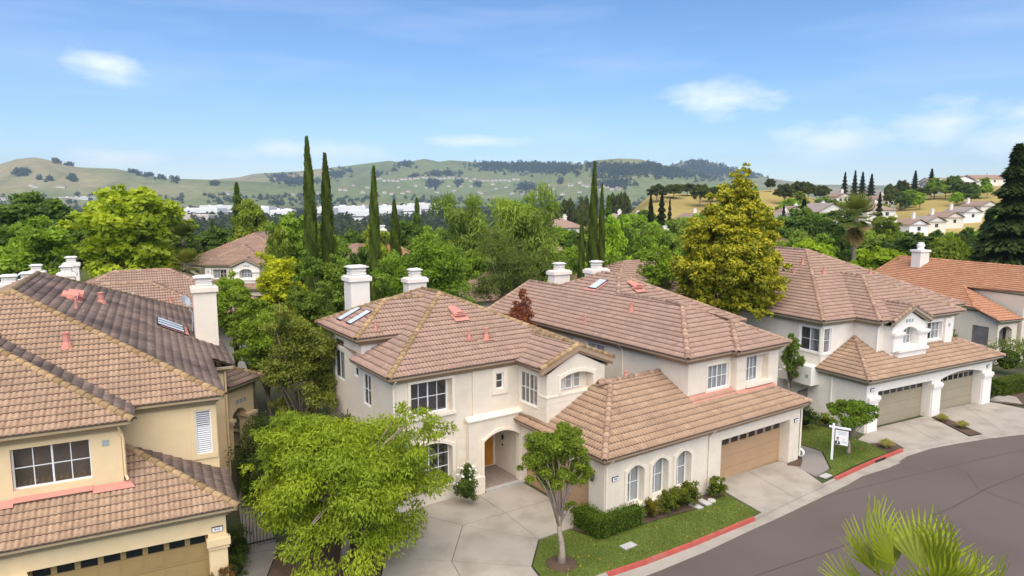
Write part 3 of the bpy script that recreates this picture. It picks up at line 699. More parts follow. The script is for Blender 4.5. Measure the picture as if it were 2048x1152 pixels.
for i in range(len(KERB)-1): b.quad((*KERB[i], -.115), (*EDGE[i], -.12), (*EDGE[i+1], -.12), (*KERB[i+1], -.115))
b.build('gutter_pan', 'concrete')['kind'] = 'structure'
def kerb(i0, i1, mat, name, top=.0, low=None):
    b = MB(); P = KERB[i0:i1+1]; n = len(P)
    for i in range(n-1):
        (x0, y0), (x1, y1) = P[i], P[i+1]; L = math.hypot(x1-x0, y1-y0); nx, ny = -(y1-y0)/L*.16, (x1-x0)/L*.16; t0 = top if low is None else low; t1 = t0
        b.hexa([(x0, y0, -.2), (x1, y1, -.2), (x1+nx, y1+ny, -.2), (x0+nx, y0+ny, -.2), (x0+nx*.15, y0+ny*.15, t0), (x1+nx*.15, y1+ny*.15, t1), (x1+nx, y1+ny, t1), (x0+nx, y0+ny, t0)])
    o = b.build(name, mat); o['kind'] = 'structure'; return o
kerb(0, 3, 'concrete', 'kerb'); kerb(3, 6, 'red_paint', 'red_kerb', .012); kerb(6, 7, 'concrete', 'kerb', -.04); kerb(7, 9, 'concrete', 'kerb', -.045); kerb(9, 10, 'concrete', 'kerb', -.05)
kerb(10, 13, 'red_paint', 'red_kerb', .012); kerb(13, 20, 'concrete', 'kerb', -.03)
b = MB(); b.quad((18.3, 33.0, -.112), (19.3, 33.68, -.112), (19.75, 33.2, -.112), (18.75, 32.55, -.112)); b.build('drain_apron', 'concrete')['kind'] = 'structure'
b = MB(); b.hexa([(18.45, 33.17, -.13), (19.25, 33.70, -.13), (19.22, 33.76, -.13), (18.42, 33.23, -.13), (18.45, 33.17, -.02), (19.25, 33.70, -.02), (19.22, 33.76, -.02), (18.42, 33.23, -.02)]); o = b.build('storm_drain', 'black_rubber'); tag(o, 'dark storm drain slot in the red kerb beside the street', 'drain')
b = MB(); b.quad((17.2, 32.2, -.113), (17.3, 32.13, -.113), (18.7, 32.72, -.113), (18.6, 32.8, -.113))
# planted ground on the house side of the kerb
sheet('planting_ground', [(p[0]-.1, p[1]+.1) for p in KERB[:-2]]+[(60, 44), (80, 92), (0, 98), (-80, 92), (-60, 40), (-30, 5)], -.065, 'yard')
def shrink(P, g):
    cx = sum(p[0] for p in P)/len(P); cy = sum(p[1] for p in P)/len(P); out = []
    for p in P:
        d = math.hypot(p[0]-cx, p[1]-cy); q = 1-g/max(d, .1); out.append((cx+(p[0]-cx)*q, cy+(p[1]-cy)*q)+tuple(p[2:]))
    return out
def ccw(P): return P if sum(P[i][0]*P[(i+1) % len(P)][1]-P[(i+1) % len(P)][0]*P[i][1] for i in range(len(P))) > 0 else P[::-1]
def drive(name, slabs, mat='concrete'):
    root = empty(name); root['kind'] = 'structure'
    for P in slabs: b = MB(); b.prism(ccw(shrink(P, .016)), -.14, -.004); b.build('slab', mat, root)
    return root
A_ = (-2.0, 26.3); B_ = (-.29, 27.4); C_ = (1.75, 28.76); D_ = (-1.75, 29.5); E_ = (1.04, 25.15); F_ = (-2.21, 23.52); G_ = (.7, 23.15)
drive('driveway', [[A_, B_, D_, (-3.3, 28.6), (-4.6, 27.6)], [B_, C_, (.2, 30.96), D_], [B_, E_, (2.33, 26.02), (3.05, 26.55), C_], [A_, E_, B_], [A_, F_, G_, E_], [A_, (-4.6, 27.6), (-4.8, 25.5), (-4.7, 23.75), F_],
      [F_, (-4.7, 23.75), (-4.4, 20), (-.9, 20.1, -.03)], [F_, (-.9, 20.1, -.03), (.3, 20.95, -.03), (1.05, 21.4), (.93, 22.53), G_]])
dv = [(9.92, 30.96), (11.52, 31.9), (12.6, 29.0, -.03), (10.6, 27.5, -.035), (9.62, 29.6)]; dv2 = [(11.52, 31.9), (13.53, 33.17), (14.25, 32.4), (14.52, 30.45, -.035), (12.6, 29.0, -.03)]
drive('driveway', [dv, dv2])
drive('driveway', [[(20.85, 38.1), (19.05, 36.25), (19.38, 35.75), (20.14, 35.81), (20.85, 35.95), (20.95, 34.95, -.03), (23.4, 35.85, -.03), (23.2, 39.3)], [(23.2, 39.3), (23.4, 35.85, -.03), (25.6, 36.75, -.03), (25.5, 40.5)]])
drive('driveway', [[(26.9, 41.6), (29.0, 42.6), (28.1, 37.65, -.03), (26.65, 37.2, -.03), (26.25, 41.0)], [(29.0, 42.6), (30.9, 43.6), (31.6, 43.0), (32.44, 41.89), (34, 40.5), (33.2, 38.9, -.03), (28.1, 37.65, -.03)]])
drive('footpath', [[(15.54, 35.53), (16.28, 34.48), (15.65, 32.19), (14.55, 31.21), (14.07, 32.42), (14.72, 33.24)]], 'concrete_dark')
drive('footpath', [[(31.5, 43.84), (33.34, 45.09), (33.84, 44.46), (33.07, 42.85)]])
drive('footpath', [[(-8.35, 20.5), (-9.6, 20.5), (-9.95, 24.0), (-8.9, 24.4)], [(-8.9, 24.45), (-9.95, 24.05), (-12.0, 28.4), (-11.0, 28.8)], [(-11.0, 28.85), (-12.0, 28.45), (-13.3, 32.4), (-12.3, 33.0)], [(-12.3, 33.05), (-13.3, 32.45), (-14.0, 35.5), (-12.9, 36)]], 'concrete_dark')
# lawns
LAWN1 = [(.98, 22.1), (1.0, 22.6), (.76, 23.15), (1.08, 25.05), (2.3, 25.95), (3.3, 25.25), (5.1, 26.2), (6.2, 26.85), (7.9, 27.75), (9.6, 29.2), (10.45, 27.45), (10.0, 26.98), (8.85, 26.2), (6.9, 24.9), (4.8, 23.55), (3.2, 22.7), (1.2, 21.45)]
LAWN2 = [(14.7, 31.2), (15.72, 32.15), (16.35, 34.5), (15.62, 35.6), (16.0, 38.6), (18.0, 38.9), (19.0, 36.3), (19.4, 35.65), (19.6, 34.25), (18.4, 33.5), (16.5, 32.15), (15.35, 31.2)]
sheet('lawn', LAWN1, -.008, 'lawn'); sheet('lawn', LAWN2, -.008, 'lawn')
sheet('flower_bed', [(2.45, 25.95), (3.3, 25.3), (5.1, 26.25), (6.2, 26.9), (7.9, 27.8), (9.6, 29.25), (9.5, 29.7), (3.7, 25.85), (2.7, 26.5)], -.004, 'mulch')
sheet('flower_bed', [(19.4, 35.62), (19.62, 34.3), (20.7, 34.95), (20.8, 35.9), (20.1, 35.75)], -.003, 'mulch'); sheet('flower_bed', [(25.6, 40.4), (25.68, 36.9), (26.55, 37.3), (26.2, 41.0)], -.003, 'mulch')
sheet('flower_bed', [(13.7, 32.6), (14.3, 32.4), (14.75, 33.2), (14.9, 34.0), (14.5, 34.1)], -.003, 'mulch')
sheet('lawn', [(-8.3, 20.5), (-8.85, 24.3), (-5.0, 25.2), (-4.75, 23.7), (-4.45, 20)], -.012, 'mulch')
sheet('flower_bed', [(-3.7, 28.9), (-2.15, 29.65), (-2.6, 30.3), (-5.6, 29.2), (-5.0, 27.6)], -.006, 'mulch'); sheet('flower_bed', [(31.9, 43.0), (33.1, 42.5), (36, 45), (36, 48), (33.9, 45.5)], -.006, 'mulch')

def ground_px(x, y, z): d = pix_ray(x, y); t = (z-HC)/d[2]; return (d[0]*t, d[1]*t)
for nm, pts_, w_ in (('road_seam', [(1500, 1152), (1600, 1120), (1720, 1085), (1815, 1052), (1900, 1012), (1980, 978), (2060, 945)], .035), ('road_seam', [(1890, 925), (1930, 945), (1960, 980), (2048, 1010)], .02), ('road_seam', [(1330, 1130), (1480, 1060), (1640, 1000), (1800, 955), (1960, 915), (2060, 900)], .02)):
    b = MB(); Q = [ground_px(px + 6*math.sin(i*2.1), py + 3*math.cos(i*1.7), -.121) for i, (px, py) in enumerate(pts_)]
    for (x0, y0), (x1, y1) in zip(Q, Q[1:]):
        L = math.hypot(x1-x0, y1-y0); nx, ny = -(y1-y0)/L*w_, (x1-x0)/L*w_; b.quad((x0-nx, y0-ny, -.121), (x0+nx, y0+ny, -.121), (x1+nx, y1+ny, -.121), (x1-nx, y1-ny, -.121))
    b.build(nm, 'seam')['kind'] = 'structure'
# ---------------------------------------------------------------- houses
def walls(root, name, mat, ws):
    mb = MB()
    for w in ws: w.mesh(mb)
    return mb.build(name, mat, root)
rng = random.Random(7)
FM = Frame(3.6849, 25.894, 55.48)
def house_m():
    H = empty('duplex_house', FM.w(0, 0), FM.rz)
    tag(H, 'cream stucco two-storey duplex with brown tile roofs, orange front door and tan garage doors', 'house')
    S, T = 'stucco_cream', 'trim_cream'
    # --- garage wing
    arch = [Op(1.2+1.44*i, 2.16+1.44*i, .62, 2.33, .26, .34) for i in range(3)]
    g2 = Op(7.11, 12.37, -.1, 2.26, 0, .55)
    wf = Wall((0, 0), (13.2, 0), -.15, 2.76, arch+[g2])
    g1 = Op(.3, 5.05, -.1, 2.2, 0, .3)
    wl = Wall((0, 6.0), (0, 0), -.15, 2.76, [g1]); wr = Wall((13.2, 0), (13.2, 6), -.15, 2.76)
    walls(H, 'garage_wall', S, [wf, wl, wr])
    for o in arch:
        f = trim(H, wf, o, .15, .07, T, name='arch_trim', bottom=False)
        window(H, wf, o.s0, o.s1, o.z0, o.z1, .34, 2, 2, 'curtain')
    b = MB(); wf.box(b, 1.0, 5.42, .50, .635, -.14, .30); b.build('window_sill', T, H)
    garage_door(H, wf, g2, 'door_tan', 8, 4, arch_pane=True); garage_door(H, wl, g1, 'door_tan', 8, 4, arch_pane=True)
    for a, b_ in ((.02, .98), (5.5, 6.1), (6.34, 7.08), (12.42, 13.18)): bands(H, wf, a, b_, .04, 2.68, .62, S)
    bands(H, wl, 5.12, 5.98, .04, 2.68, .62, S)
    plate(H, wf, .53, 2.03, '900'); plate(H, wf, 12.85, 2.14)
    RF = Roof(H, FM, 'tile_gold', 'ridge_pink', rng, 300, 'garage_roof'); s = .5; z = 3.1; k = .03
    RF.plane([(-.4, -.4), (13.4, -.4), (9.8, 3.2), (3.2, 3.2)], (0, 1), -.4, z, s)
    RF.plane([(-.4, -.4), (3.2, 3.2), (3.2, 3.84), (0, 3.84), (0, 6.0), (-.4, 6.0)], (1, 0), -.4, z, s)
    RF.plane([(13.4, -.4), (13.4, 3), (9.8, 3.2)], (-1, 0), 13.4, z, s)
    RF.plane([(3.2, 3.2), (6.4, 3.2), (6.4, 5), (3.2, 5)], (0, -1), 6.8, z, s)
    RF.ridge_line((-.42, -.42, z+k), (3.2, 3.2, z+1.8+k)); RF.ridge_line((6.3, 3.2, z+1.8+k), (3.2, 3.2, z+1.8+k)); RF.ridge_line((2.5, 3.25, z+1.75+k), (3.2, 3.2, z+1.8+k))
    RF.ridge_line((13.4, -.42, z+k), (12.1, .92, z+.65+k)); RF.finish()
    eaves(H, [(-.4, 6.0, z), (-.4, -.4, z), (13.4, -.4, z), (13.4, 1.3, z)], 'fascia_tan')
    downspout(H, [(.12, -.36, 2.98), (.12, -.1, 2.72), (.06, -.05, 2.6), (.06, -.05, .05)], T)
    downspout(H, [(6.22, -.36, 2.98), (6.22, -.1, 2.7), (6.22, -.06, 2.55), (6.22, -.06, .05)], 'trim_cream')
    downspout(H, [(13.3, -.3, 2.98), (13.3, -.02, 2.7), (13.25, -.05, 2.5), (13.25, -.05, .2)], T)
    # hose reel at the corner pier
    b = MB()
    for q in range(3): b.tube([(13.36+q*.05, .0+.19*math.cos(a*.35), .33+.19*math.sin(a*.35)) for a in range(19)], .022, 5)
    b.build('hose_reel', 'white_paint', H)
    # wall lantern beside the first garage door
    b = MB(); b.lathe([(0, .0), (.05, .02), (.085, .12), (.08, .30), (.12, .32), (.02, .44), (0, .46)], (-.16, .58, 1.85), 8); b.box(-.16, .56, 2.26, 0, .6, 2.30); b.build('wall_lantern', 'bronze', H)
    # --- unit one: main walls
    big = Op(.74, 2.72, 4.02, 5.48, 0, .3); low = Op(.7, 2.7, .8, 2.72, .3, .34); sm = Op(1.21, 1.62, 4.62, 5.36, 0, .1)
    wL = Wall((-6.24, 13.75), (-6.24, 6.02), -.15, 5.6, [Op(4.47, 5.33, 3.99, 5.43, 0, .1), Op(3.41, 3.91, 5.05, 5.85, 0, .1), Op(.9, 2.18, 6.08, 6.49, 0, .1), Op(.9, 2.18, 4.49, 5.91, 0, .1)],
               [(0, 6.65), (4.35, 6.65), (4.351, 5.6), (7.73, 5.6)])
    wF1 = Wall((-6.24, 6.02), (-2.5, 6.02), -.15, 5.6, [big, low]); wFr = Wall((-2.5, 6.02), (-2.5, 5.94), 3.3, 5.6); wF2 = Wall((-2.5, 5.94), (0, 5.94), 3.3, 5.6, [sm])
    ga = Op(.77, 2.65, 4.57, 5.45, .2, .42)
    wB = Wall((0, 5.94), (0, 3.82), 3.1, 5.6, [Op(.1, 1.47, 3.9, 5.36, 0, .1)]); wG = Wall((0, 3.82), (3.38, 3.82), 3.1, 5.5, [ga], [(0, 5.52), (1.69, 6.34), (3.38, 5.52)])
    wR = Wall((3.38, 3.82), (3.38, 17.5), 2.8, 5.6); wK = Wall((3.38, 17.5), (-2.2, 17.5), -.15, 5.6); wW = Wall((-6.24, 9.4), (-1.4, 9.4), 5.3, 6.66)
    wWb = Wall((-1.4, 13.75), (-6.24, 13.75), -.15, 6.65); wLb = Wall((-2.2, 17.5), (-2.2, 13.75), -.15, 5.6)
    walls(H, 'wall', S, [wL, wF1, wFr, wF2, wB, wG, wR, wK, wWb, wLb]); walls(H, 'clerestory_wall', 'stucco_white', [wW])
    for o, nx, ny, c in zip(wL.ops, (2, 1, 1, 2), (2, 2, 1, 1), ('curtain_tan', None, None, 'curtain')): window(H, wL, o.s0, o.s1, o.z0, o.z1, .1, nx, ny, c, inner='interior_warm', half=(o.s0+.5*(o.s1-o.s0), o.s1) if c else None)
    trim(H, wF1, big, .13, .07, T, .04); window(H, wF1, .74, 2.62, 4.02, 5.48, .3, 4, 2, None); b = MB(); wF1.box(b, 2.62, 2.72, 4.02, 5.48, .27, .3); b.build('jamb', S, H)
    trim(H, wF1, low, .15, .07, T, name='arch_trim'); window(H, wF1, .7, 2.7, .8, 2.72, .34, 4, 3, None)
    trim(H, wF2, sm, .22, .06, T); window(H, wF2, sm.s0, sm.s1, sm.z0, sm.z1, .08, 1, 2)
    o = wB.ops[0]; trim(H, wB, o, .05, .03, T); window(H, wB, o.s0, o.s1, o.z0, o.z1, .1, 4, 2, None, inner='interior_warm')
    trim(H, wG, ga, .16, .06, T, name='arch_trim', bottom=False); b = MB(); wG.box(b, .0, 3.38, 4.47, 4.55, -.04, 0); wB.box(b, 1.55, 2.16, 4.47, 4.55, -.04, 0); b.build('string_course', T, H)
    for q in range(3): window(H, wG, .80+q*.5, 1.20+q*.5, 4.62, 5.45, .42, 1, 2, None, bar=.035)
    b = MB(); wG.box(b, .77, 2.65, 4.55, 5.47, .425, .44); b.build('recess_back', S, H)
    bands(H, wG, .0, 3.37, 3.2, 4.44, .33, S); bands(H, wB, 1.55, 2.12, 3.3, 4.44, .33, S); bands(H, wF1, 2.95, 3.6, .6, 3.2, .52, S)
    # --- entry porch
    po = Op(.77, 2.72, -.15, 2.72, .36, .28); wP = Wall((-2.84, 5.72), (0, 5.72), -.15, 3.42, [po]); wPl = Wall((-2.84, 6.02), (-2.84, 5.72), -.15, 3.42)
    wPr = Wall((-.02, 8.0), (-.02, 5.72), -.15, 2.9); wPi = Wall((-2.07, 5.9), (-2.07, 8.0), -.15, 2.9); de = Op(1.02, 1.98, .12, 2.2, 0, .1); wPb = Wall((-2.07, 8.0), (0, 8.0), -.15, 2.9, [de])
    walls(H, 'porch_wall', S, [wP, wPl, wPi, wPb, Wall((0, 5.72), (0, 8), -.15, 2.9)]); b = MB(); b.box(-2.07, 5.74, 2.88, 0, 8, 2.9); b.build('porch_ceiling', S, H)
    b = MB(); wP.archbox(b, po, .14, -.05, 0); wP.box(b, po.s0-.14, po.s0, 0, po.top(po.s0)+.14, -.05, 0); b.build('arch_trim', T, H)
    b = MB(); b.hexa([(-2.92, 5.64, 3.40), (0, 5.64, 3.40), (0, 5.94, 3.40), (-2.92, 5.94, 3.40), (-2.92, 5.64, 3.46), (0, 5.64, 3.46), (0, 5.94, 3.60), (-2.92, 5.94, 3.60)]); b.build('ledge', T, H)
    b = MB(); b.box(-2.91, 5.65, -.1, -2.05, 6.0, .78); b.hexa([(-2.91, 5.65, .78), (-2.05, 5.65, .78), (-2.05, 6.0, .78), (-2.91, 6.0, .78), (-2.85, 5.71, .84), (-2.08, 5.71, .84), (-2.08, 6.0, .84), (-2.85, 6.0, .84)]); b.build('plinth', T, H)
    d = MB(); wPb.box(d, de.s0, de.s1, .12, 2.2, .06, .1); door = d.build('front_door', 'entry_wood', H)
    for (x0, x1, z0, z1) in ((.12, .45, .22, .85), (.55, .88, .22, .85), (.12, .45, 1.0, 1.9), (.55, .88, 1.0, 1.9)):
        p = MB(); wPb.box(p, de.s0+x0, de.s0+x1, z0+.12, z1+.12, .045, .06); wPb.box(p, de.s0+x0+.05, de.s0+x1-.05, z0+.17, z1+.07, .035, .045); p.build('door_panel', 'entry_wood', door)
    p = MB(); p.lathe([(0, 0), (.03, .01), (.03, .05), (0, .06)], (-.95, 7.93, 1.1), 8); p.build('door_handle', 'bronze', door)
    b = MB(); b.box(-2.07, 5.6, -.12, 0, 8.0, .1); b.build('porch_floor', 'paver', H)
    for i in range(13):
        b = MB(); b.box(-2.04+i*.155, 5.55, -.1, -2.04+i*.155+.145, 5.78, .118); b.build('edge_brick', 'stone', H)
    for i in range(5):
        for j in range(5):
            b = MB(); b.box(-2.04+i*.40, 5.81+j*.43, .1, -2.04+i*.40+.39, 5.81+j*.43+.42, .112); b.build('floor_tile', 'paver', H)
    b = MB(); b.box(-.08, 7.2, 1.62, -.02, 7.3, 1.85); b.box(-.06, 7.25, 1.28, -.02, 7.30, 1.38); b.build('door_chime', 'ink', H)
    # --- unit one roof
    RF = Roof(H, FM, 'tile_tan', 'ridge_gold', rng, 300, 'roof'); s = .48; z = 5.95; zr = z+s*5.21
    RF.plane([(-6.64, 5.62), (3.78, 5.62), (-1.43, 10.83)], (0, 1), 5.62, z, s)
    RF.plane([(-6.64, 5.62), (-1.43, 10.83), (-1.43, 12.7), (-3.0, 14.27), (-6.2, 14.1), (-6.2, 9.8), (-6.64, 9.8)], (1, 0), -6.64, z, s)
    RF.plane([(3.78, 5.62), (3.78, 17.9), (-1.43, 12.7), (-1.43, 10.83)], (-1, 0), 3.78, z, s)
    RF.plane([(3.78, 17.9), (-2.6, 17.9), (-2.6, 13.9), (-1.43, 12.7)], (0, -1), 17.9, z, s)
    RF.plane([(-.4, 3.72), (1.69, 3.72), (1.69, 8.2), (-.4, 8.2)], (1, 0), -.4, 5.85, .40); RF.plane([(3.78, 3.72), (3.78, 8.2), (1.69, 8.2), (1.69, 3.72)], (-1, 0), 3.78, 5.85, .40)
    RF.plane([(-6.64, 9.0), (-4.07, 11.57), (-6.64, 14.15)], (1, 0), -6.64, 7.0, s)
    RF.plane([(-6.64, 9.0), (-2.4, 9.0), (-.9, 11.57), (-4.07, 11.57)], (0, 1), 9.0, 7.0, s); RF.plane([(-6.64, 14.15), (-4.07, 11.57), (-.9, 11.57), (-.9, 14.15)], (0, -1), 14.15, 7.0, s)
    zw = 7.0+s*2.57
    for a, b_ in (((-6.66, 5.6, z+k), (-1.43, 10.83, zr+k)), ((3.8, 5.6, z+k), (-1.43, 10.83, zr+k)), ((-1.43, 12.7, zr+k), (-1.43, 10.83, zr+k)), ((-3.0, 14.25, 7.73+k), (-1.43, 12.7, zr+k)), ((3.8, 17.9, z+k), (-1.43, 12.7, zr+k)),
                 ((-6.66, 8.98, 7+k), (-4.07, 11.57, zw+k)), ((-6.66, 14.17, 7+k), (-4.07, 11.57, zw+k)), ((-1.6, 11.57, zw+k), (-4.07, 11.57, zw+k)), ((1.69, 7.5, 6.69+k), (1.69, 3.7, 6.69+k)),
                 ((-.42, 3.74, 5.85+k), (1.69, 3.74, 6.69+k)), ((3.8, 3.74, 5.85+k), (1.69, 3.74, 6.69+k))): RF.ridge_line(a, b_)
    RF.finish()
    eaves(H, [(-6.64, 9.8, z), (-6.64, 5.62, z), (-.4, 5.62, z), (-.4, 3.72, 5.85)], 'fascia_tan'); eaves(H, [(-6.64, 14.15, 7.0), (-6.64, 9.0, 7.0), (-2.2, 9.0, 7.0)], 'fascia_tan'); eaves(H, [(3.78, 3.72, 5.85), (3.78, 9, 5.9)], 'fascia_tan')
    b = MB()
    for sg, u0 in ((1, -.42), (-1, 3.80)):   # gable rake boards
        for (d0, d1, w0, w1) in ((-.08, .10, -.02, .22), (.0, .10, .22, .32)):
            x1 = 1.69
            b.hexa([(u0, 3.72+d0, 5.83-w1), (x1, 3.72+d0, 6.67-w1), (x1, 3.72+d1, 6.67-w1), (u0, 3.72+d1, 5.83-w1), (u0, 3.72+d0, 5.83-w0), (x1, 3.72+d0, 6.67-w0), (x1, 3.72+d1, 6.67-w0), (u0, 3.72+d1, 5.83-w0)])
    b.build('rake_board', 'fascia_tan', H)
    chimney(H, -4.86, 14.0, -3.84, 14.96, 5, 9.23); chimney(H, -.45, 16.4, .7, 17.1, 5.5, 8.62)
    skylight(H, -5.6, 12.45, 7.50, (1, 0), s); skylight(H, -5.6, 11.2, 7.50, (1, 0), s)
    dormer_vent(H, -1.52, 9.0, 7.6, (0, 1), s); vent_pipe(H, -1.87, 7.26, 6.80, .35, .06); vent_pipe(H, -1.03, 7.11, 6.74); vent_pipe(H, -5.5, 9.44, 7.25, .4, .05)
    downspout(H, [(-6.3, 5.68, 5.8), (-6.3, 5.9, 5.55), (-6.27, 5.97, 5.4), (-6.27, 5.97, .05)], T)
    # --- unit two
    w1 = Op(1.33, 2.83, 4.16, 5.34, 0, .12); w2 = Op(.75, 2.5, 4.14, 5.5, 0, .36)
    uL = Wall((6.37, 17.5), (6.37, 1.42), -.15, 5.62, [Op(8.93, 10.36, 4.5, 5.48, 0, .1), Op(7.0, 7.8, 4.5, 5.48, 0, .1)])
    uF1 = Wall((6.37, 1.42), (9.45, 1.42), 3.0, 5.62, [w1]); uJ = Wall((9.45, 1.42), (9.45, 1.1), 3, 5.62); uF2 = Wall((9.45, 1.1), (12.76, 1.1), 3.0, 5.62, [w2])
    walls(H, 'wall', S, [uL, uF1, uJ, uF2, Wall((12.76, 1.1), (12.76, 6.3), -.15, 5.62), Wall((12.76, 6.3), (16.1, 6.3), -.15, 5.62), Wall((16.1, 6.3), (16.1, 17.5), -.15, 5.62), Wall((16.1, 17.5), (6.37, 17.5), -.15, 5.62)])
    for o in uL.ops: window(H, uL, o.s0, o.s1, o.z0, o.z1, .1, 2, 2, 'curtain')
    trim(H, uF1, w1, .1, .05, T); window(H, uF1, w1.s0, w1.s1, w1.z0, w1.z1, .1, 4, 2, 'curtain')
    window(H, uF2, w2.s0, w2.s0+1.25, w2.z0, w2.z1, .36, 4, 2, 'curtain'); b = MB(); uF2.box(b, w2.s0+1.25, w2.s1+.02, w2.z0-.02, w2.z1+.02, .35, .37); b.build('recess_back', S, H)
    b = MB(); uF2.box(b, .7, 2.82, 3.98, 4.155, -.12, .30); b.build('window_sill', T, H); bands(H, uF2, 2.56, 3.3, 3.9, 5.5, .5, S); bands(H, uF2, .02, .7, 3.9, 5.5, .5, S)
    RF = Roof(H, FM, 'tile_tan', 'ridge_pink', rng, 300, 'roof'); z = 5.97; zl = z+s*3.615; zp = z+s*5.315
    RF.plane([(5.87, 1.05), (9.485, 4.67), (9.485, 9.55), (11.185, 11.215), (11.185, 12.7), (9.3, 14.6), (9.3, 17.9), (5.87, 17.9)], (1, 0), 5.87, z, s)
    RF.plane([(5.87, 1.05), (13.1, 1.05), (9.485, 4.67)], (0, 1), 1.05, z, s); RF.plane([(13.1, .7), (13.1, 9), (9.485, 9), (9.485, 4.67), (11.05, 2.75)], (-1, 0), 13.1, z, s)
    RF.plane([(9.0, .7), (13.1, .7), (11.05, 2.75)], (0, 1), .7, z, s); RF.plane([(9.0, .7), (11.05, 2.75), (11.05, 3.2), (9.0, 1.2)], (1, 0), 9.0, z, s)
    RF.plane([(5.87, 5.9), (16.5, 5.9), (11.185, 11.215)], (0, 1), 5.9, z, s); RF.plane([(16.5, 5.9), (16.5, 18), (11.185, 12.7), (11.185, 11.215)], (-1, 0), 16.5, z, s)
    RF.plane([(16.5, 18), (5.87, 18), (11.185, 12.7)], (0, -1), 18, z, s); RF.plane([(12.73, 14), (12.73, 17.9), (9.3, 17.9), (9.3, 14)], (-1, 0), 12.73, z, s)
    for a, b_ in (((5.85, 1.03, z+k), (9.485, 4.67, zl+k)), ((11.05, 3.1, 6.96+k), (9.485, 4.67, zl+k)), ((13.1, .68, z+k), (11.05, 2.75, 6.954+k)), ((8.98, .68, z+k), (11.05, 2.75, 6.954+k)), ((9.485, 9.5, zl+k), (9.485, 4.67, zl+k)),
                 ((9.5, 9.5, zl+k), (11.185, 11.215, zp+k)), ((11.185, 12.7, zp+k), (11.185, 11.215, zp+k)), ((16.5, 5.9, z+k), (11.185, 11.215, zp+k)), ((9.3, 14.6, 7.62+k), (11.185, 12.7, zp+k)), ((9.3, 17.9, 7.62+k), (9.3, 14.6, 7.62+k)),
                 ((5.87, 17.9, z+k), (9.3, 17.9, 7.62+k))): RF.ridge_line(a, b_)
    RF.finish()
    eaves(H, [(5.87, 17.9, z), (5.87, 1.05, z), (9.0, 1.05, z), (9.0, .7, z), (13.1, .7, z), (13.1, 6.0, z), (16.5, 5.9, z), (16.5, 17, z)], 'fascia_tan')
    chimney(H, 10.1, 16.2, 11.4, 16.9, 5.5, 8.43); chimney(H, 11.6, 14.2, 13.0, 14.9, 5.5, 8.62)
    skylight(H, 9.9, 11.7, 7.95, (1, 0), s, .75, 1.0); vent_pipe(H, 8.23, 7.11, 7.12); vent_pipe(H, 6.54, 8.92, 6.31, .4, .05); dormer_vent(H, 11.19, 9.84, 7.9, (0, 1), s); vent_pipe(H, 4.2, 3.25, 4.9, .3, .08)
    flash_strip(H, [((6.42, 1.40, 4.08), (9.45, 1.40, 4.08), (9.45, 1.0, 3.87), (6.25, 1.0, 3.87)), ((9.4, 1.08, 3.93), (12.4, 1.08, 3.93), (12.4, .85, 3.80), (9.4, .85, 3.80))])
    downspout(H, [(6.0, 5.7, 5.8), (6.25, 5.7, 5.6), (6.32, 5.7, 5.4), (6.32, 5.7, 3.5)], T)
    return H
HM = house_m()

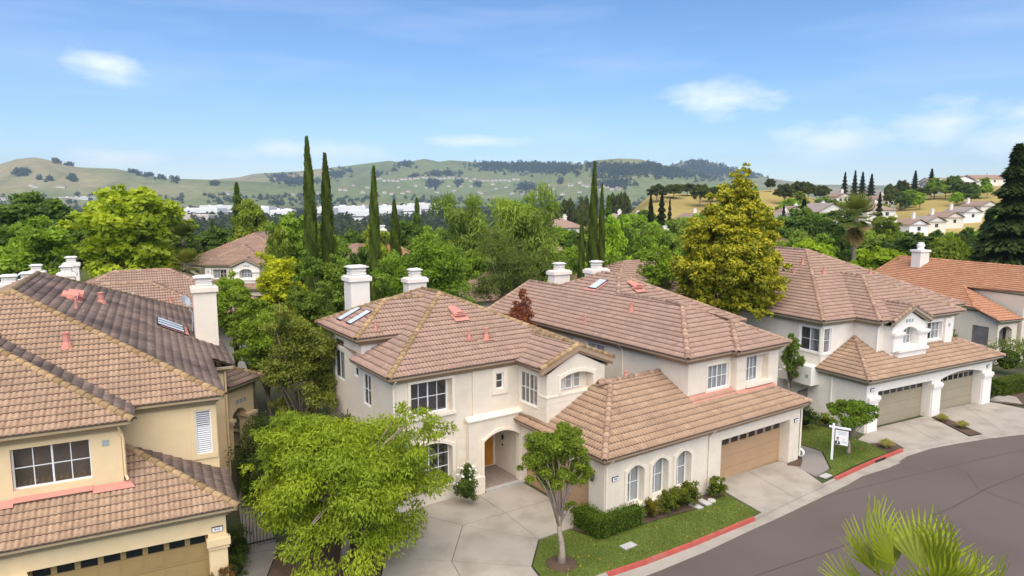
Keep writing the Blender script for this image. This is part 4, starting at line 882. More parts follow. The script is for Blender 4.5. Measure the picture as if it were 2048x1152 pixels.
FR = Frame(19.9888, 37.3595, 62.0)
def house_r(fr, label, single, mirror=1, far=False, rmat='tile_tan', gmat='tile_gold', smat='stucco_white', group=None):
    H = empty('duplex_house', fr.w(0, 0), fr.rz); H.scale = (mirror, 1, 1); tag(H, label, 'house', group)
    S, T, FA = smat, 'trim_white', 'fascia_olive'; s = .48; k = .03
    d1 = Op(1.03, 6.16, -.1, 2.26, 0, .55); d2 = Op(7.08, 11.6, -.1, 2.5, .3, .55)
    wf = Wall((0, 0), (12.7, 0), -.15, 2.78, [d1, d2]); wl = Wall((0, 3.1), (0, 0), -.15, 2.78)
    walls(H, 'garage_wall', S, [wf, wl, Wall((12.7, 0), (12.7, 3.1), -.15, 2.78)])
    garage_door(H, wf, d1, 'door_olive', 8, 4, ztop=2.36); garage_door(H, wf, d2, 'door_olive', 8, 4, ztop=2.42)
    for (a, b_) in ((.1, .98), (6.2, 7.04), (11.65, 12.6)):
        b = MB(); a2, b2 = a-.03, b_+.03
        wf.box(b, a, b_, -.1, 1.72, -.09, 0); wf.box(b, a2-.01, b2+.01, 1.72, 1.84, -.14, 0); wf.box(b, a2-.04, b2+.04, 1.84, 2.02, -.19, 0); wf.box(b, a2-.01, b2+.01, 2.02, 2.07, -.15, 0); b.build('pier', T, H)
    plate(H, wf, .45, 2.45); plate(H, wf, 12.2, 2.45)
    if not far:
        b = MB(); wl.box(b, 1.85, 2.63, .6, 2.3, -.012, 0); wl.box(b, 2.0, 2.5, 1.9, 1.93, -.03, 0); b.build('utility_panel', S, H); downspout(H, [(-.06, 2.2, 2.8), (-.06, 2.2, .05)], T)
    z = 3.12; RF = Roof(H, fr, gmat, 'ridge_pink', rng, single, 'garage_roof', mirror)
    RF.plane([(-.4, -.4), (13.15, -.4), (10, 2.75), (2.9, 2.9)], (0, 1), -.4, z, s); RF.plane([(-.4, -.4), (2.9, 2.9), (2.9, 3.08), (-.4, 3.08)], (1, 0), -.4, z, s); RF.plane([(13.15, -.4), (13.15, 3.05), (9.7, 3.05)], (-1, 0), 13.15, z, s)
    RF.ridge_line((-.42, -.42, z+k), (2.9, 2.95, z+1.6+k)); RF.ridge_line((13.17, -.42, z+k), (11.2, 1.55, z+.95+k)); RF.finish()
    eaves(H, [(-.4, 3.06, z), (-.4, -.4, z), (13.15, -.4, z), (13.15, 3, z)], FA)
    # upper walls
    oA = Op(5.2+.0, 6.6, 3.98, 5.44, 0, .1)
    wA = Wall((0, 9.89), (0, 3.09), -.15, 5.65, [Op(5.25, 6.65, 3.98, 5.44, 0, .1)]); wA2 = Wall((0, 3.09), (2.88, 3.09), 2.7, 5.65, [Op(.14, .78, 3.95, 5.45, 0, .1)]); wB = Wall((2.88, 3.09), (2.88, 1.5), 3, 5.65)
    wr_ = Op(7.7-2.88, 9.35-2.88, 4.28, 5.42, 0, .22); wF = Wall((2.88, 1.5), (10.3, 1.5), 3, 5.65, [wr_])
    walls(H, 'wall', S, [Wall((0, 20), (0, 9.89), -.15, 5.65), wA, wA2, wB, wF, Wall((10.3, 1.5), (10.3, 3.1), 3, 5.65), Wall((10.3, 3.1), (13.6, 3.1), -.15, 5.65), Wall((13.6, 3.1), (13.6, 20), -.15, 5.65), Wall((13.6, 20), (0, 20), -.15, 5.65)])
    o = wA.ops[0]; trim(H, wA, o, .1, .05, T); window(H, wA, o.s0, o.s1, o.z0, o.z1, .1, 2, 2, 'curtain', half=(o.s0+.7, o.s1))
    o = wA2.ops[0]; trim(H, wA2, o, .1, .05, T); window(H, wA2, o.s0, o.s1, o.z0, o.z1, .1, 1, 2, 'curtain')
    trim(H, wF, wr_, .08, .05, T); window(H, wF, wr_.s0, wr_.s1, wr_.z0, wr_.z1, .22, 4, 2, 'curtain', inner='interior_warm', half=(wr_.s0+.9, wr_.s1))
    b = MB(); wF.box(b, 9.5-2.88, 10.3-2.88, 3.2, 5.6, -.16, 0); b.build('pilaster', T, H); wq = Wall((9.5, 1.33), (10.3, 1.33), 3, 5.6); blocks(H, wq, .3, 5.05, 1)
    # gabled bay
    do = Op(.85, 2.45, 4.35, 5.5, .28, .42); wD = Wall((3.5, 1.0), (6.8, 1.0), 3.2, 5.6, [do], [(0, 5.62), (1.65, 6.45), (3.3, 5.62)])
    walls(H, 'gable_wall', T, [wD, Wall((3.5, 1.6), (3.5, 1.0), 3.2, 5.62), Wall((6.8, 1.0), (6.8, 1.6), 3.2, 5.62)])
    window(H, wD, .95, 2.35, 4.35, 5.45, .42, 4, 2, 'curtain'); blocks(H, wD, 1.23, 5.78, 3)
    b = MB(); wD.archbox(b, do, .1, -.03, 0); b.build('arch_trim', T, H)
    for a, b_ in ((-.02, .85), (2.45, 3.32)):
        b = MB(); wD.box(b, a, b_, 4.1, 5.0, -.14, 0); wD.box(b, a-.04, b_+.04, 5.0, 5.1, -.2, 0); wD.box(b, a-.07, b_+.07, 5.1, 5.26, -.25, 0); b.build('pier', T, H)
    b = MB(); wD.box(b, .3, 3.0, 3.75, 4.1, -.3, 0); wD.box(b, .2, 3.1, 4.1, 4.25, -.42, .3); b.build('window_sill', T, H)
    z = 6.0; RF = Roof(H, fr, rmat, 'ridge_pink', rng, single, 'roof', mirror); zn = z+s*7.23; zb = z+s*4.3
    RF.plane([(-.46, 2.7), (6.77, 9.93), (6.77, 16), (-.46, 23.2)], (1, 0), -.46, z, s); RF.plane([(-.46, 2.7), (14, 2.7), (6.77, 9.93)], (0, 1), 2.7, z, s); RF.plane([(14, 2.7), (14, 23.2), (6.77, 16), (6.77, 9.93)], (-1, 0), 14, z, s)
    RF.plane([(14, 23.2), (-.46, 23.2), (6.77, 16)], (0, -1), 23.2, z, s)
    RF.plane([(2.45, 1.1), (6.75, 5.4), (6.75, 7.0), (2.45, 2.7)], (1, 0), 2.45, z, s); RF.plane([(2.45, 1.1), (11.05, 1.1), (6.75, 5.4)], (0, 1), 1.1, z, s); RF.plane([(11.05, 1.1), (11.05, 2.7), (6.75, 7.0), (6.75, 5.4)], (-1, 0), 11.05, z, s)
    RF.plane([(3.3, .8), (5.15, .8), (5.15, 3.2), (3.3, 1.3)], (1, 0), 3.3, 5.93, .47); RF.plane([(7.0, .8), (7.0, 1.3), (5.15, 3.2), (5.15, .8)], (-1, 0), 7.0, 5.93, .47)
    for a, b_ in (((-.48, 2.68, z+k), (6.77, 9.93, zn+k)), ((14.02, 2.68, z+k), (6.77, 9.93, zn+k)), ((6.77, 16, zn+k), (6.77, 9.93, zn+k)), ((2.43, 1.08, z+k), (6.75, 5.4, zb+k)), ((11.07, 1.08, z+k), (6.75, 5.4, zb+k)), ((6.75, 7.0, zb+k), (6.75, 5.4, zb+k)),
                 ((3.28, .82, 5.95+k), (5.15, .82, 6.8+k)), ((7.02, .82, 5.95+k), (5.15, .82, 6.8+k)), ((5.15, 2.8, 6.8+k), (5.15, .8, 6.8+k)), ((-.46, 23.2, z+k), (6.77, 16, zn+k)), ((14, 23.2, z+k), (6.77, 16, zn+k))): RF.ridge_line(a, b_)
    RF.finish()
    eaves(H, [(-.46, 18, z), (-.46, 2.7, z), (2.45, 2.7, z), (2.45, 1.1, z), (3.3, 1.1, z)], FA); eaves(H, [(7.0, 1.1, z), (11.05, 1.1, z), (11.05, 2.7, z), (14, 2.7, z), (14, 18, z)], FA)
    b = MB()
    for u0 in (3.28, 7.02):
        for (d0, d1, w0, w1) in ((-.08, .14, -.02, .2), (.02, .2, .2, .3)): b.hexa([(u0, .8+d0, 5.93-w1), (5.15, .8+d0, 6.8-w1), (5.15, .8+d1, 6.8-w1), (u0, .8+d1, 5.93-w1), (u0, .8+d0, 5.93-w0), (5.15, .8+d0, 6.8-w0), (5.15, .8+d1, 6.8-w0), (u0, .8+d1, 5.93-w0)])
    b.build('rake_board', FA, H)
    vent_pipe(H, 4.9, 8.71, 8.57); vent_pipe(H, 3.83, 8.5, 8.04, .4, .05); vent_pipe(H, 5.05, 7.08, 8.1); vent_pipe(H, 9.3, 6.6, 7.88)
    skylight(H, 3.5, 11.2, 7.93, (1, 0), s, .7, 1.); 
    flash_strip(H, [((2.9, 1.48, 4.03), (3.6, 1.48, 4.03), (3.6, 1.0, 3.84), (2.7, 1.0, 3.84)), ((6.8, 1.48, 4.05), (9.5, 1.48, 4.05), (9.5, 1.2, 3.92), (6.8, 1.0, 3.84)), ((3.6, .95, 3.80), (6.9, .95, 3.80), (6.9, .6, 3.64), (3.6, .6, 3.64))])
    downspout(H, [(2.84, 1.2, 5.8), (2.84, 1.42, 5.6), (2.84, 1.46, 5.4), (2.84, 1.46, 4.05)], T)
    return H
HR = house_r(FR, 'white stucco duplex with olive garage doors and gabled bay beside the curving street', 300)
b = MB(); wA = Wall((0, 9.89), (0, 3.09), 0, 5)   # stepped screen wall beside the garage
for i, (a, t) in enumerate(((0, 3.2), (.34, 2.98), (.68, 2.76), (1.0, 2.54))): wA.box(b, 5.3-a*1.0, 6.78-a if i == 0 else 5.3-a+.34, 2.05, t, -.75, -.0)
sw = b.build('stepped_parapet', 'trim_white', HR); blocks(HR, Wall((-.75, 4.6), (-.75, 3.1), 0, 5), 1.1, 2.5, 1)

FL = Frame(-9.6437, 21.7912, 62.2)
def house_l():
    H = empty('duplex_house', FL.w(0, 0), FL.rz); tag(H, 'yellow stucco duplex at left with weathered roof slope and number 910 on the garage pier', 'house')
    S, T, FA = 'stucco_yellow', 'stucco_yellow', 'fascia_gold'; s = .48; k = .03
    d = Op(13-5.55, 13-.57, -.2, 2.06, 0, .34); d_ = Op(1.2, 6.1, -.2, 2.06, 0, .34)
    wf = Wall((-13, 0), (0, 0), -.2, 2.66, [d_, d]); wr = Wall((0, 0), (0, 13), -.2, 2.66)
    walls(H, 'garage_wall', S, [wf, Wall((0, 0), (0, 3), -.2, 2.66), Wall((-13, 3), (-13, 0), -.2, 2.66)])
    garage_door(H, wf, d, 'door_gold', 8, 4, raised=True, ztop=2.24); garage_door(H, wf, d_, 'door_gold', 8, 4, raised=True, ztop=2.24)
    for a, b_ in ((12.45, 13.0), (6.1, 7.43)):
        b = MB(); wf.box(b, a, b_, -.15, 1.55, -.12, 0); wf.box(b, a-.04, b_+.06, 1.55, 1.68, -.18, 0); wf.box(b, a-.08, b_+.1, 1.68, 1.92, -.24, 0); wf.box(b, a-.03, b_+.04, 1.92, 1.97, -.18, 0); b.build('pier', S, H)
    plate(H, wf, 12.72, 2.2, '910')
    z = 3.0; RF = Roof(H, FL, 'tile_gold', 'ridge_gold', rng, 300, 'garage_roof')
    RF.plane([(-13.4, -.4), (.35, -.4), (-2.85, 2.8), (-10, 2.8)], (0, 1), -.4, z, s); RF.plane([(.35, -.4), (.35, 2.9), (-2.85, 2.9), (-2.85, 2.8)], (-1, 0), .35, z, s, 'tile_weathered')
    RF.ridge_line((.37, -.42, z+k), (-2.85, 2.8, z+1.54+k)); RF.finish()
    eaves(H, [(-13.4, -.4, z), (.35, -.4, z), (.35, 3.3, z)], FA)
    # upper walls
    ow = Op(-5.90+13, -3.79+13, 4.16, 5.5, 0, .24); wB = Wall((-13, 1.25), (-2.92, 1.25), 3.3, 5.72, [ow]); wBr = Wall((-2.92, 1.25), (-2.92, 2.9), 3.3, 5.72)
    os_ = Op(2.28, 2.82, 3.86, 5.49, 0, .08); wA = Wall((-2.92, 2.9), (.1, 2.9), 2.6, 5.72, [os_]); wAr = Wall((.1, 2.9), (.1, 9.4), -.2, 5.72)
    walls(H, 'wall', S, [wB, wBr, wA, wAr, Wall((.1, 9.4), (.9, 9.4), -.2, 5.4), Wall((.9, 9.4), (.9, 22), -.2, 5.4), Wall((.9, 22), (-13.5, 22), -.2, 5.7)])
    window(H, wB, ow.s0, ow.s1, ow.z0, ow.z1, .24, 4, 2, None, inner='interior_warm')
    blocks(H, wB, -3.46+13, 5.2, 1)
    trim(H, wA, os_, .17, .05, S)
    sh = MB(); wA.box(sh, os_.s0, os_.s0+.05, os_.z0, os_.z1, .0, .06); wA.box(sh, os_.s1-.05, os_.s1, os_.z0, os_.z1, .0, .06); wA.box(sh, os_.s0+.05, os_.s1-.05, os_.z0, os_.z0+.05, .0, .06); wA.box(sh, os_.s0+.05, os_.s1-.05, os_.z1-.05, os_.z1, .0, .06)
    sh = sh.build('shutter', 'white_paint', H); r = MB(); wA.box(r, os_.s0, os_.s1, os_.z0, os_.z1, .07, .08); r.build('room', 'interior', sh)
    for j in range(19):
        zz = os_.z0+.07+j*.079; q = MB(); dz = .05 if j < 12 else .028
        a, c = os_.s0+.055, os_.s1-.055
        q.hexa([wA.P(a, zz, .012), wA.P(c, zz, .012), wA.P(c, zz+dz-.012, .062), wA.P(a, zz+dz-.012, .062), wA.P(a, zz+.012, .008), wA.P(c, zz+.012, .008), wA.P(c, zz+dz, .058), wA.P(a, zz+dz, .058)]); q.build('slat', 'white_paint', sh)
    z = 6.05; RF = Roof(H, FL, 'tile_gold', 'ridge_gold', rng, 300, 'roof'); zn = z+s*7.1; zb = z+s*4.3
    RF.plane([(.35, 2.5), (.35, 24.2), (-6.75, 17.1), (-6.75, 9.6)], (-1, 0), .35, z, s, 'tile_weathered'); RF.plane([(-13.85, 2.5), (.35, 2.5), (-6.75, 9.6)], (0, 1), 2.5, z, s); RF.plane([(-13.85, 2.5), (-6.75, 9.6), (-6.75, 17.1), (-13.85, 24.2)], (1, 0), -13.85, z, s)
    RF.plane([(.35, 24.2), (-13.85, 24.2), (-6.75, 17.1)], (0, -1), 24.2, z, s)
    RF.plane([(1.3, 9.1), (1.3, 21), (.35, 21), (.35, 9.1)], (-1, 0), 1.3, z-.95*s, s, 'tile_weathered')
    RF.plane([(-2.55, .85), (-2.55, 2.55), (-6.85, 6.85), (-6.85, 5.15)], (-1, 0), -2.55, z, s, 'tile_weathered'); RF.plane([(-11.15, .85), (-2.55, .85), (-6.85, 5.15)], (0, 1), .85, z, s)
    for a, b_ in (((.37, 2.48, z+k), (-6.75, 9.6, zn+k)), ((-13.85, 2.5, z+k), (-6.75, 9.6, zn+k)), ((-6.75, 17.1, zn+k), (-6.75, 9.6, zn+k)), ((.35, 24.2, z+k), (-6.75, 17.1, zn+k)), ((-2.53, .83, z+k), (-6.85, 5.15, zb+k)), ((-11.15, .85, z+k), (-6.85, 5.15, zb+k)), ((-6.85, 6.9, zb+k), (-6.85, 5.15, zb+k))): RF.ridge_line(a, b_)
    RF.finish()
    eaves(H, [(-13.4, .85, z), (-2.55, .85, z), (-2.55, 2.5, z), (.35, 2.5, z), (.35, 9.1, z)], FA); eaves(H, [(.35, 9.1, z-.46), (1.3, 9.1, z-.46), (1.3, 20.5, z-.46)], FA)
    chimney(H, 0, 13.0, 1.05, 13.9, 5, 8.86, 'trim_cream', 'trim_white')
    downspout(H, [(-2.96, 1.0, 5.85), (-2.9, 1.16, 5.6), (-2.86, 1.2, 5.4), (-2.86, 1.2, 4.15), (-2.8, 1.1, 4.0)], S); downspout(H, [(.96, 9.34, 5.35), (.96, 9.34, .0)], S)
    flash_strip(H, [((-5.9, 1.50, 4.10), (-3.8, 1.50, 4.10), (-3.8, 1.05, 3.86), (-5.9, 1.05, 3.86)), ((-3.8, 1.22, 3.93), (-2.75, 1.22, 3.93), (-2.6, .95, 3.78), (-3.8, .95, 3.78)), ((-8, 1.22, 3.93), (-5.9, 1.22, 3.93), (-5.9, .95, 3.78), (-8, .95, 3.78))])
    vent_pipe(H, -4.66, 5.9, 7.72, .5, .12); vent_pipe(H, -3.97, 14.3, 8.15, .5, .14); vent_pipe(H, -4.66, 10.3, 8.48, .55, .05)
    # twin hooded vents on the weathered slope
    for q in (0, .55):
        b = MB(); b.tube([(-5.35+q*.3, 12.6+q, 8.85), (-4.75+q*.3, 12.6+q, 8.72)], [.24, .26], 10); b.build('hooded_vent', 'copper_pink', H)
    b = MB(); b.quad((-5.4, 12.1, 8.90), (-5.4, 14.3, 8.90), (-4.6, 14.3, 8.52), (-4.6, 12.1, 8.52)); b.build('flashing', 'copper_pink', H)
    for q in range(3): skylight(H, -1.05, 13.3+q*.75, 6.80, (-1, 0), s, .62, 1.2)
    # satellite dish
    b = MB(); c = Vector((-.25, 15, 7.95)); nrm = Vector((.75, -.5, .45)).normalized(); a = nrm.orthogonal().normalized(); e = nrm.cross(a)
    vs = [c-nrm*.08]+[c+(a*math.cos(i*math.pi/8)+e*math.sin(i*math.pi/8))*.32 for i in range(16)]
    b.add(vs, [(0, 1+i, 1+(i+1) % 16) for i in range(16)]); b.tube([c-nrm*.08, (.0, 15, 7.3), (-.05, 15, 6.3)], .02, 5); b.tube([c-nrm*.06-e*.3, c+nrm*.35], .012, 4); b.build('satellite_dish', 'dish_grey', H)
    # corner entry porch, turned 45 degrees
    P0, P1 = (1.30, 12.35), (2.62, 13.67); L = math.dist(P0, P1); pa = Op(.22, L-.62, -.2, 2.5, .28, .45); wP = Wall(P0, P1, -.2, 3.75, [pa]); wPr = Wall(P1, (1.2, 15.09), -.2, 3.75); pb = Op(.6, 1.5, .9, 2.4, 0, .4)
    walls(H, 'porch_wall', S, [wP, Wall(P1, (1.2, 15.09), -.2, 3.75, [pb]), Wall((.6, 13.05), P0, -.2, 3.75)]); blocks(H, wP, .52, 2.75, 3)
    b = MB()
    for (a, c) in ((-.05, .24), (L-.62, L+.06)): wP.box(b, a, c, 1.75, 1.9, -.1, .5); wP.box(b, a-.05, c+.05, 1.9, 2.06, -.16, .55)
    b.build('pier_capital', S, H)
    b = MB(); q0, q1 = Vector((1.05, 12.05)), Vector((3.0, 13.75)); n45 = Vector((-.707, .707)); ap = q0+Vector((.35, 1.0))
    RP = Roof(H, FL, 'tile_weathered', 'ridge_gold', rng, 0, 'porch_roof')
    # porch slope as its own turned frame: build with MB
    e = Vector((.707, .707)); z0 = 3.85; o0 = Vector(P0)-n45*.35-e*.3; TLn = L+.75
    part = MB(); part.quad((*o0, z0), (*(o0+e*TLn), z0), (*(o0+e*(TLn-1.7)+n45*1.7), z0+.85), (*(o0+n45*1.7), z0+.85)); pr = part.build('porch_roof', 'tile_weathered', H)
    sl = .5; Lh = math.sqrt(1+sl*sl); g = np.array((n45.x/Lh, n45.y/Lh, sl/Lh)); ev = np.array((e.x, e.y, 0)); kn = np.cross(ev, g)
    for r in range(5):
        for c_ in range(int((TLn-max(0, r*TE/Lh))/TW)):
            p = np.array((o0.x, o0.y, z0))+ev*c_*TW+g*r*TE; o = bpy.data.objects.new('roof_tile', tile_mesh('tile_weathered', rng.randint(1, 5))); COL.objects.link(o); o.parent = pr
            o.matrix_basis = Matrix(((ev[0], g[0], kn[0], p[0]), (ev[1], g[1], kn[1], p[1]), (0, g[2], kn[2], p[2]), (0, 0, 0, 1)))
    RP = Roof(H, FL, 'tile_weathered', 'ridge_gold', rng, 0, 'porch_ridge'); hp = o0+e*TLn; tp = o0+e*(TLn-1.7)+n45*1.7; RP.deck.quad((*hp, z0-.01), (*(hp+n45*3.4), z0-.01), (*(tp+n45*.2), z0+.8), (*tp, z0+.82)); RP.ridge_line((hp.x, hp.y, z0+k), (tp.x, tp.y, z0+.85+k)); RP.finish()
    eaves(H, [(*o0, z0), (*hp, z0), (*(hp+n45*2.5), z0)], FA)
    return H
HL = house_l()

FO = Frame(38.678, 53.447, 68)
def house_o():
    H = empty('terracotta_house', FO.w(0, 0), FO.rz); tag(H, 'beige house with bright orange barrel-tile roof and white chimney at far right', 'house')
    S = 'stucco_beige'; s = .42; k = .03
    op = Op(1.0, 2.35, 1.4, 2.9, 0, .5); wl = Wall((0, 3.05), (0, 0), -.1, 4.2, [op], [(0, 4.05), (1.35, 4.05), (3.05, 3.5)]); ar = Op(.2, 1.75, -.1, 3.05, .35, .45); wf = Wall((0, 0), (2.35, 0), -.1, 3.55, [ar])
    walls(H, 'porch_wall', S, [wl, wf, Wall((2.9, 0), (12, 0), -.1, 5.4), Wall((2.9, 6), (2.9, 0), -.1, 5.4), Wall((0, 20), (0, 3.05), -.1, 4.05), Wall((2.35, 0), (2.35, 3), -.1, 3.6), Wall((12, 0), (12, 20), -.1, 5.4)])
    b = MB(); b.box(.05, .6, 1.3, 1.6, 3.0, 3.0); b.build('porch_room', 'interior', H)
    for (x, y) in ((-.06, -.06), (1.7, -.06)): b = MB(); b.box(x, y, 0, x+.6, y+.62, 1.45); b.box(x-.05, y-.05, 1.45, x+.65, y+.67, 1.58); b.build('pier', 'trim_cream', H)
    RF = Roof(H, FO, 'tile_orange', 'tile_orange', rng, 300, 'roof'); z = 4.35; zr = z+s*7.1
    RF.plane([(-.3, 1.72), (-.3, 14.5), (6.8, 14.5), (6.8, -1.5), (2.8, -1.5), (2.8, 4.9)], (1, 0), -.3, z, s)
    RF.plane([(6.8, -1.5), (6.8, 14.5), (14, 14.5), (14, -1.5)], (-1, 0), 14, z-.04, s)
    RF.plane([(-.3, -.35), (2.4, -.35), (2.8, 4.9), (-.3, 1.72)], (0, 1), -.35, 3.6, .38)
    RF.ridge_line((-.3, 1.75, z+.02), (2.8, 4.9, 5.65)); RF.ridge_line((-.3, -.35, 3.62), (-.3, 1.7, 4.38)); RF.ridge_line((6.8, -1.5, zr+.03), (6.8, 14.5, zr+.03), step=.4); RF.ridge_line((-.3, 14.5, z+.03), (6.8, 14.5, zr+.03)); RF.finish()
    eaves(H, [(-.3, 14.5, z), (-.3, 1.75, z)], 'fascia_olive'); eaves(H, [(-.3, -.35, 3.6), (2.5, -.35, 3.6)], 'fascia_olive'); eaves(H, [(2.8, 4.85, 5.62), (2.8, -1.5, 5.62)], 'fascia_olive')
    b = MB(); b.box(4.9, 10.8, 5, 6.1, 11.75, 8.1); c = b.build('chimney', 'chimney_white', H); b = MB(); b.box(4.8, 10.7, 8.1, 6.2, 11.85, 8.3); b.lathe([(.3, 0), (.3, .3), (.36, .32), (.36, .5), (.28, .55), (.28, .7), (0, .72)], (5.5, 11.3, 8.3), 12); b.build('chimney_pot', 'cap_white', c)
    return H
HO = house_o()
# ---------------------------------------------------------------- plants
NR = np.random.RandomState(11)
def unit(n): v = NR.normal(size=(n, 3)); return v/np.linalg.norm(v, axis=1)[:, None]
def leaves(name, P, axis, nrm, L, asp, tint):
    """diamond leaves: P centres, axis long direction, nrm rough normal"""
    n = len(P); axis = axis/np.linalg.norm(axis, axis=1)[:, None]; side = np.cross(nrm, axis); side /= np.maximum(np.linalg.norm(side, axis=1), 1e-6)[:, None]
    L = np.broadcast_to(L, (n,))[:, None]; W_ = L*asp
    V = np.empty((n, 4, 3), np.float32); V[:, 0] = P-axis*L*.5; V[:, 1] = P+side*W_*.5+axis*L*.05; V[:, 2] = P+axis*L*.5; V[:, 3] = P-side*W_*.5+axis*L*.05
    return npmesh(name, V.reshape(-1, 3), np.arange(n*4).reshape(n, 4), np.clip(tint, 0, 1))
def clump_crown(name, lobes, n, L, asp=.5, nclump=40, cr=.33, droop=.2, up=.35, flat=.8, shell=.5, tips=.0, noise=.18):
    """lobes: (cx,cy,cz,rx,ry,rz). clumps of leaves spread over the lobes"""
    vol = np.array([l[3]*l[4]*l[5] for l in lobes])**.67; k = NR.choice(len(lobes), nclump, p=vol/vol.sum()); Lb = np.array(lobes)[k]
    d = unit(nclump); d[:, 2] = np.where(d[:, 2] < -.55, -d[:, 2], d[:, 2]); rr = NR.uniform(shell, .97, nclump)[:, None]
    C = Lb[:, :3]+d*Lb[:, 3:]*rr; R = cr*Lb[:, 3:].mean(1)*NR.uniform(.7, 1.25, nclump); ct = NR.normal(.5, noise, nclump)
    i = NR.choice(nclump, n, p=R**2/(R**2).sum()); q = unit(n); q[:, 2] = np.abs(q[:, 2])*np.where(NR.rand(n) < .75, 1, -1)
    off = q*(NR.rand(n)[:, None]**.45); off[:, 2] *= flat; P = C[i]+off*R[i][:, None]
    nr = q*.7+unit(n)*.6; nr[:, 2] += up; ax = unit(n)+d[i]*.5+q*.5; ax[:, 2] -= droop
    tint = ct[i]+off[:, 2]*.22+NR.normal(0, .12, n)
    if tips: t = NR.rand(n) < tips; tint[t & (off[:, 2] > .3)] = 1.
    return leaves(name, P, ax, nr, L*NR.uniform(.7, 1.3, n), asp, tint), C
def trunk_mesh(base, top, r0, branches, mat, parent, bend=.15, r1=None):
    b = MB(); base, top = Vector(base), Vector(top); pts = []; rad = []; r1 = r1 or r0*.5
    for i in range(6):
        t = i/5; p = base.lerp(top, t)+Vector((math.sin(t*5+r0*9)*bend*t, math.cos(t*4+r0*7)*bend*t, 0)); pts.append(p); rad.append(r0*(1.45 if i == 0 else 1)*(1-t)+r1*t)
    b.tube(pts, rad, 8)
    for c in branches:
        c = Vector(c); s = pts[3].lerp(pts[5], random.Random(int(c.x*99+c.z*13)).random()); m = s.lerp(c, .5)+Vector((0, 0, (c-s).length*.08)); b.tube([s, m, c], [r1*.75, r1*.45, r1*.14], 5)
    return b.build('trunk', mat, parent, True)
# ---- template trees (unit height), shared by copies
TPL = {}
def template(kind, seed):
    key = (kind, seed)
    if key in TPL: return TPL[key]
    NR.seed(100+seed*17+len(kind)); f = MB(); C = []
    if kind == 'round':
        lobes = [(0, 0, .66, .30, .30, .30), (.12, .05, .55, .26, .26, .28), (-.13, -.04, .50, .26, .26, .28), (.02, -.1, .78, .2, .2, .2), (0, .1, .40, .30, .30, .24), (.05, -.12, .34, .26, .26, .2)]
        me, C = clump_crown('crown', lobes, 12000, .05, .6, 110, .30, noise=.2)
    elif kind == 'loose':
        lobes = [(NR.uniform(-.2, .2), NR.uniform(-.2, .2), NR.uniform(.28, .85), .19, .19, .18) for _ in range(12)]+[(0, 0, .5, .25, .25, .3)]
        me, C = clump_crown('crown', lobes, 12000, .045, .55, 110, .38, noise=.24, tips=.25)
    elif kind == 'wispy':
        lobes = [(NR.uniform(-.22, .22), NR.uniform(-.22, .22), NR.uniform(.25, .85), .2, .2, .2) for _ in range(12)]+[(0, 0, .5, .25, .25, .3)]
        me, C = clump_crown('crown', lobes, 15000, .06, .18, 110, .45, droop=.9, noise=.16)
    elif kind == 'oak':
        lobes = [(0, 0, .6, .45, .45, .32), (.25, .1, .5, .3, .3, .25), (-.27, -.1, .52, .3, .3, .25), (0, -.2, .55, .3, .3, .25)]
        me, C = clump_crown('crown', lobes, 7000, .075, .65, 90, .28, noise=.22)
    elif kind == 'conifer':
        n = 13000; h = NR.rand(n)**.75; lay = np.round(h*26)/26+NR.normal(0, .013, n); a = NR.rand(n)*6.283; br = np.floor(a/6.283*11)/11*6.283+NR.normal(0, .22, n)+np.round(h*26)*2.4
        r = (1-lay)**.85*.24*(NR.rand(n)**.55)*(.8+.35*np.sin(lay*61)); r = np.maximum(r, .005)
        P = np.stack([np.cos(br)*r, np.sin(br)*r, .06+lay*.94-r*.30], 1); ax = np.stack([np.cos(br), np.sin(br), -.45+NR.normal(0, .2, n)], 1); nr = unit(n)*.5+np.array((0, 0, 1.))
        me = leaves('crown', P, ax, nr,   .055*NR.uniform(.6, 1.3, n), .45, .35+NR.normal(0, .17, n)+(r/.24)*.4)
    elif kind == 'cypress':
        n = 9000; h = NR.rand(n); prof = np.interp(h, [0, .04, .15, .5, .8, .93, 1], [.4, .75, 1., .95, .62, .3, .06]); a = NR.rand(n)*6.283
        lump = 1+.16*np.sin(a*3+h*31)+.12*np.sin(a*5-h*47); r = .034*prof*lump*(NR.rand(n)**.25)
        P = np.stack([np.cos(a)*r+np.sin(h*7)*.003, np.sin(a)*r, h], 1); ax = np.stack([np.cos(a)*.25, np.sin(a)*.25, np.ones(n)], 1)+NR.normal(0, .12, (n, 3)); nr = np.stack([np.cos(a), np.sin(a), .2*np.ones(n)], 1)+NR.normal(0, .35, (n, 3))
        me = leaves('crown', P, ax, nr, .030*NR.uniform(.6, 1.5, n), .28, .45+.3*np.sin(a*3+h*31)+NR.normal(0, .17, n))
    me.materials.append(MATS['leaf'])
    b = MB()
    if kind in ('conifer', 'cypress'): b.tube([(0, 0, 0), (0, 0, .5), (0, 0, .97)], [.018, .012, .003], 6)
    else:
        b.tube([(0, 0, 0), (.01, 0, .2), (.0, .01, .42), (0, 0, .6)], [.03, .022, .018, .01], 7)
        for c in C[:10]: b.tube([(0, 0, .32), (c[0]*.5, c[1]*.5, .32+(c[2]-.32)*.6), tuple(c)], [.012, .008, .002], 4)
    tm = b.build('tmp', None); t_me = tm.data; bpy.data.objects.remove(tm); t_me.materials.append(MATS['bark'])
    TPL[key] = (me, t_me); return TPL[key]
TREE_N = 0
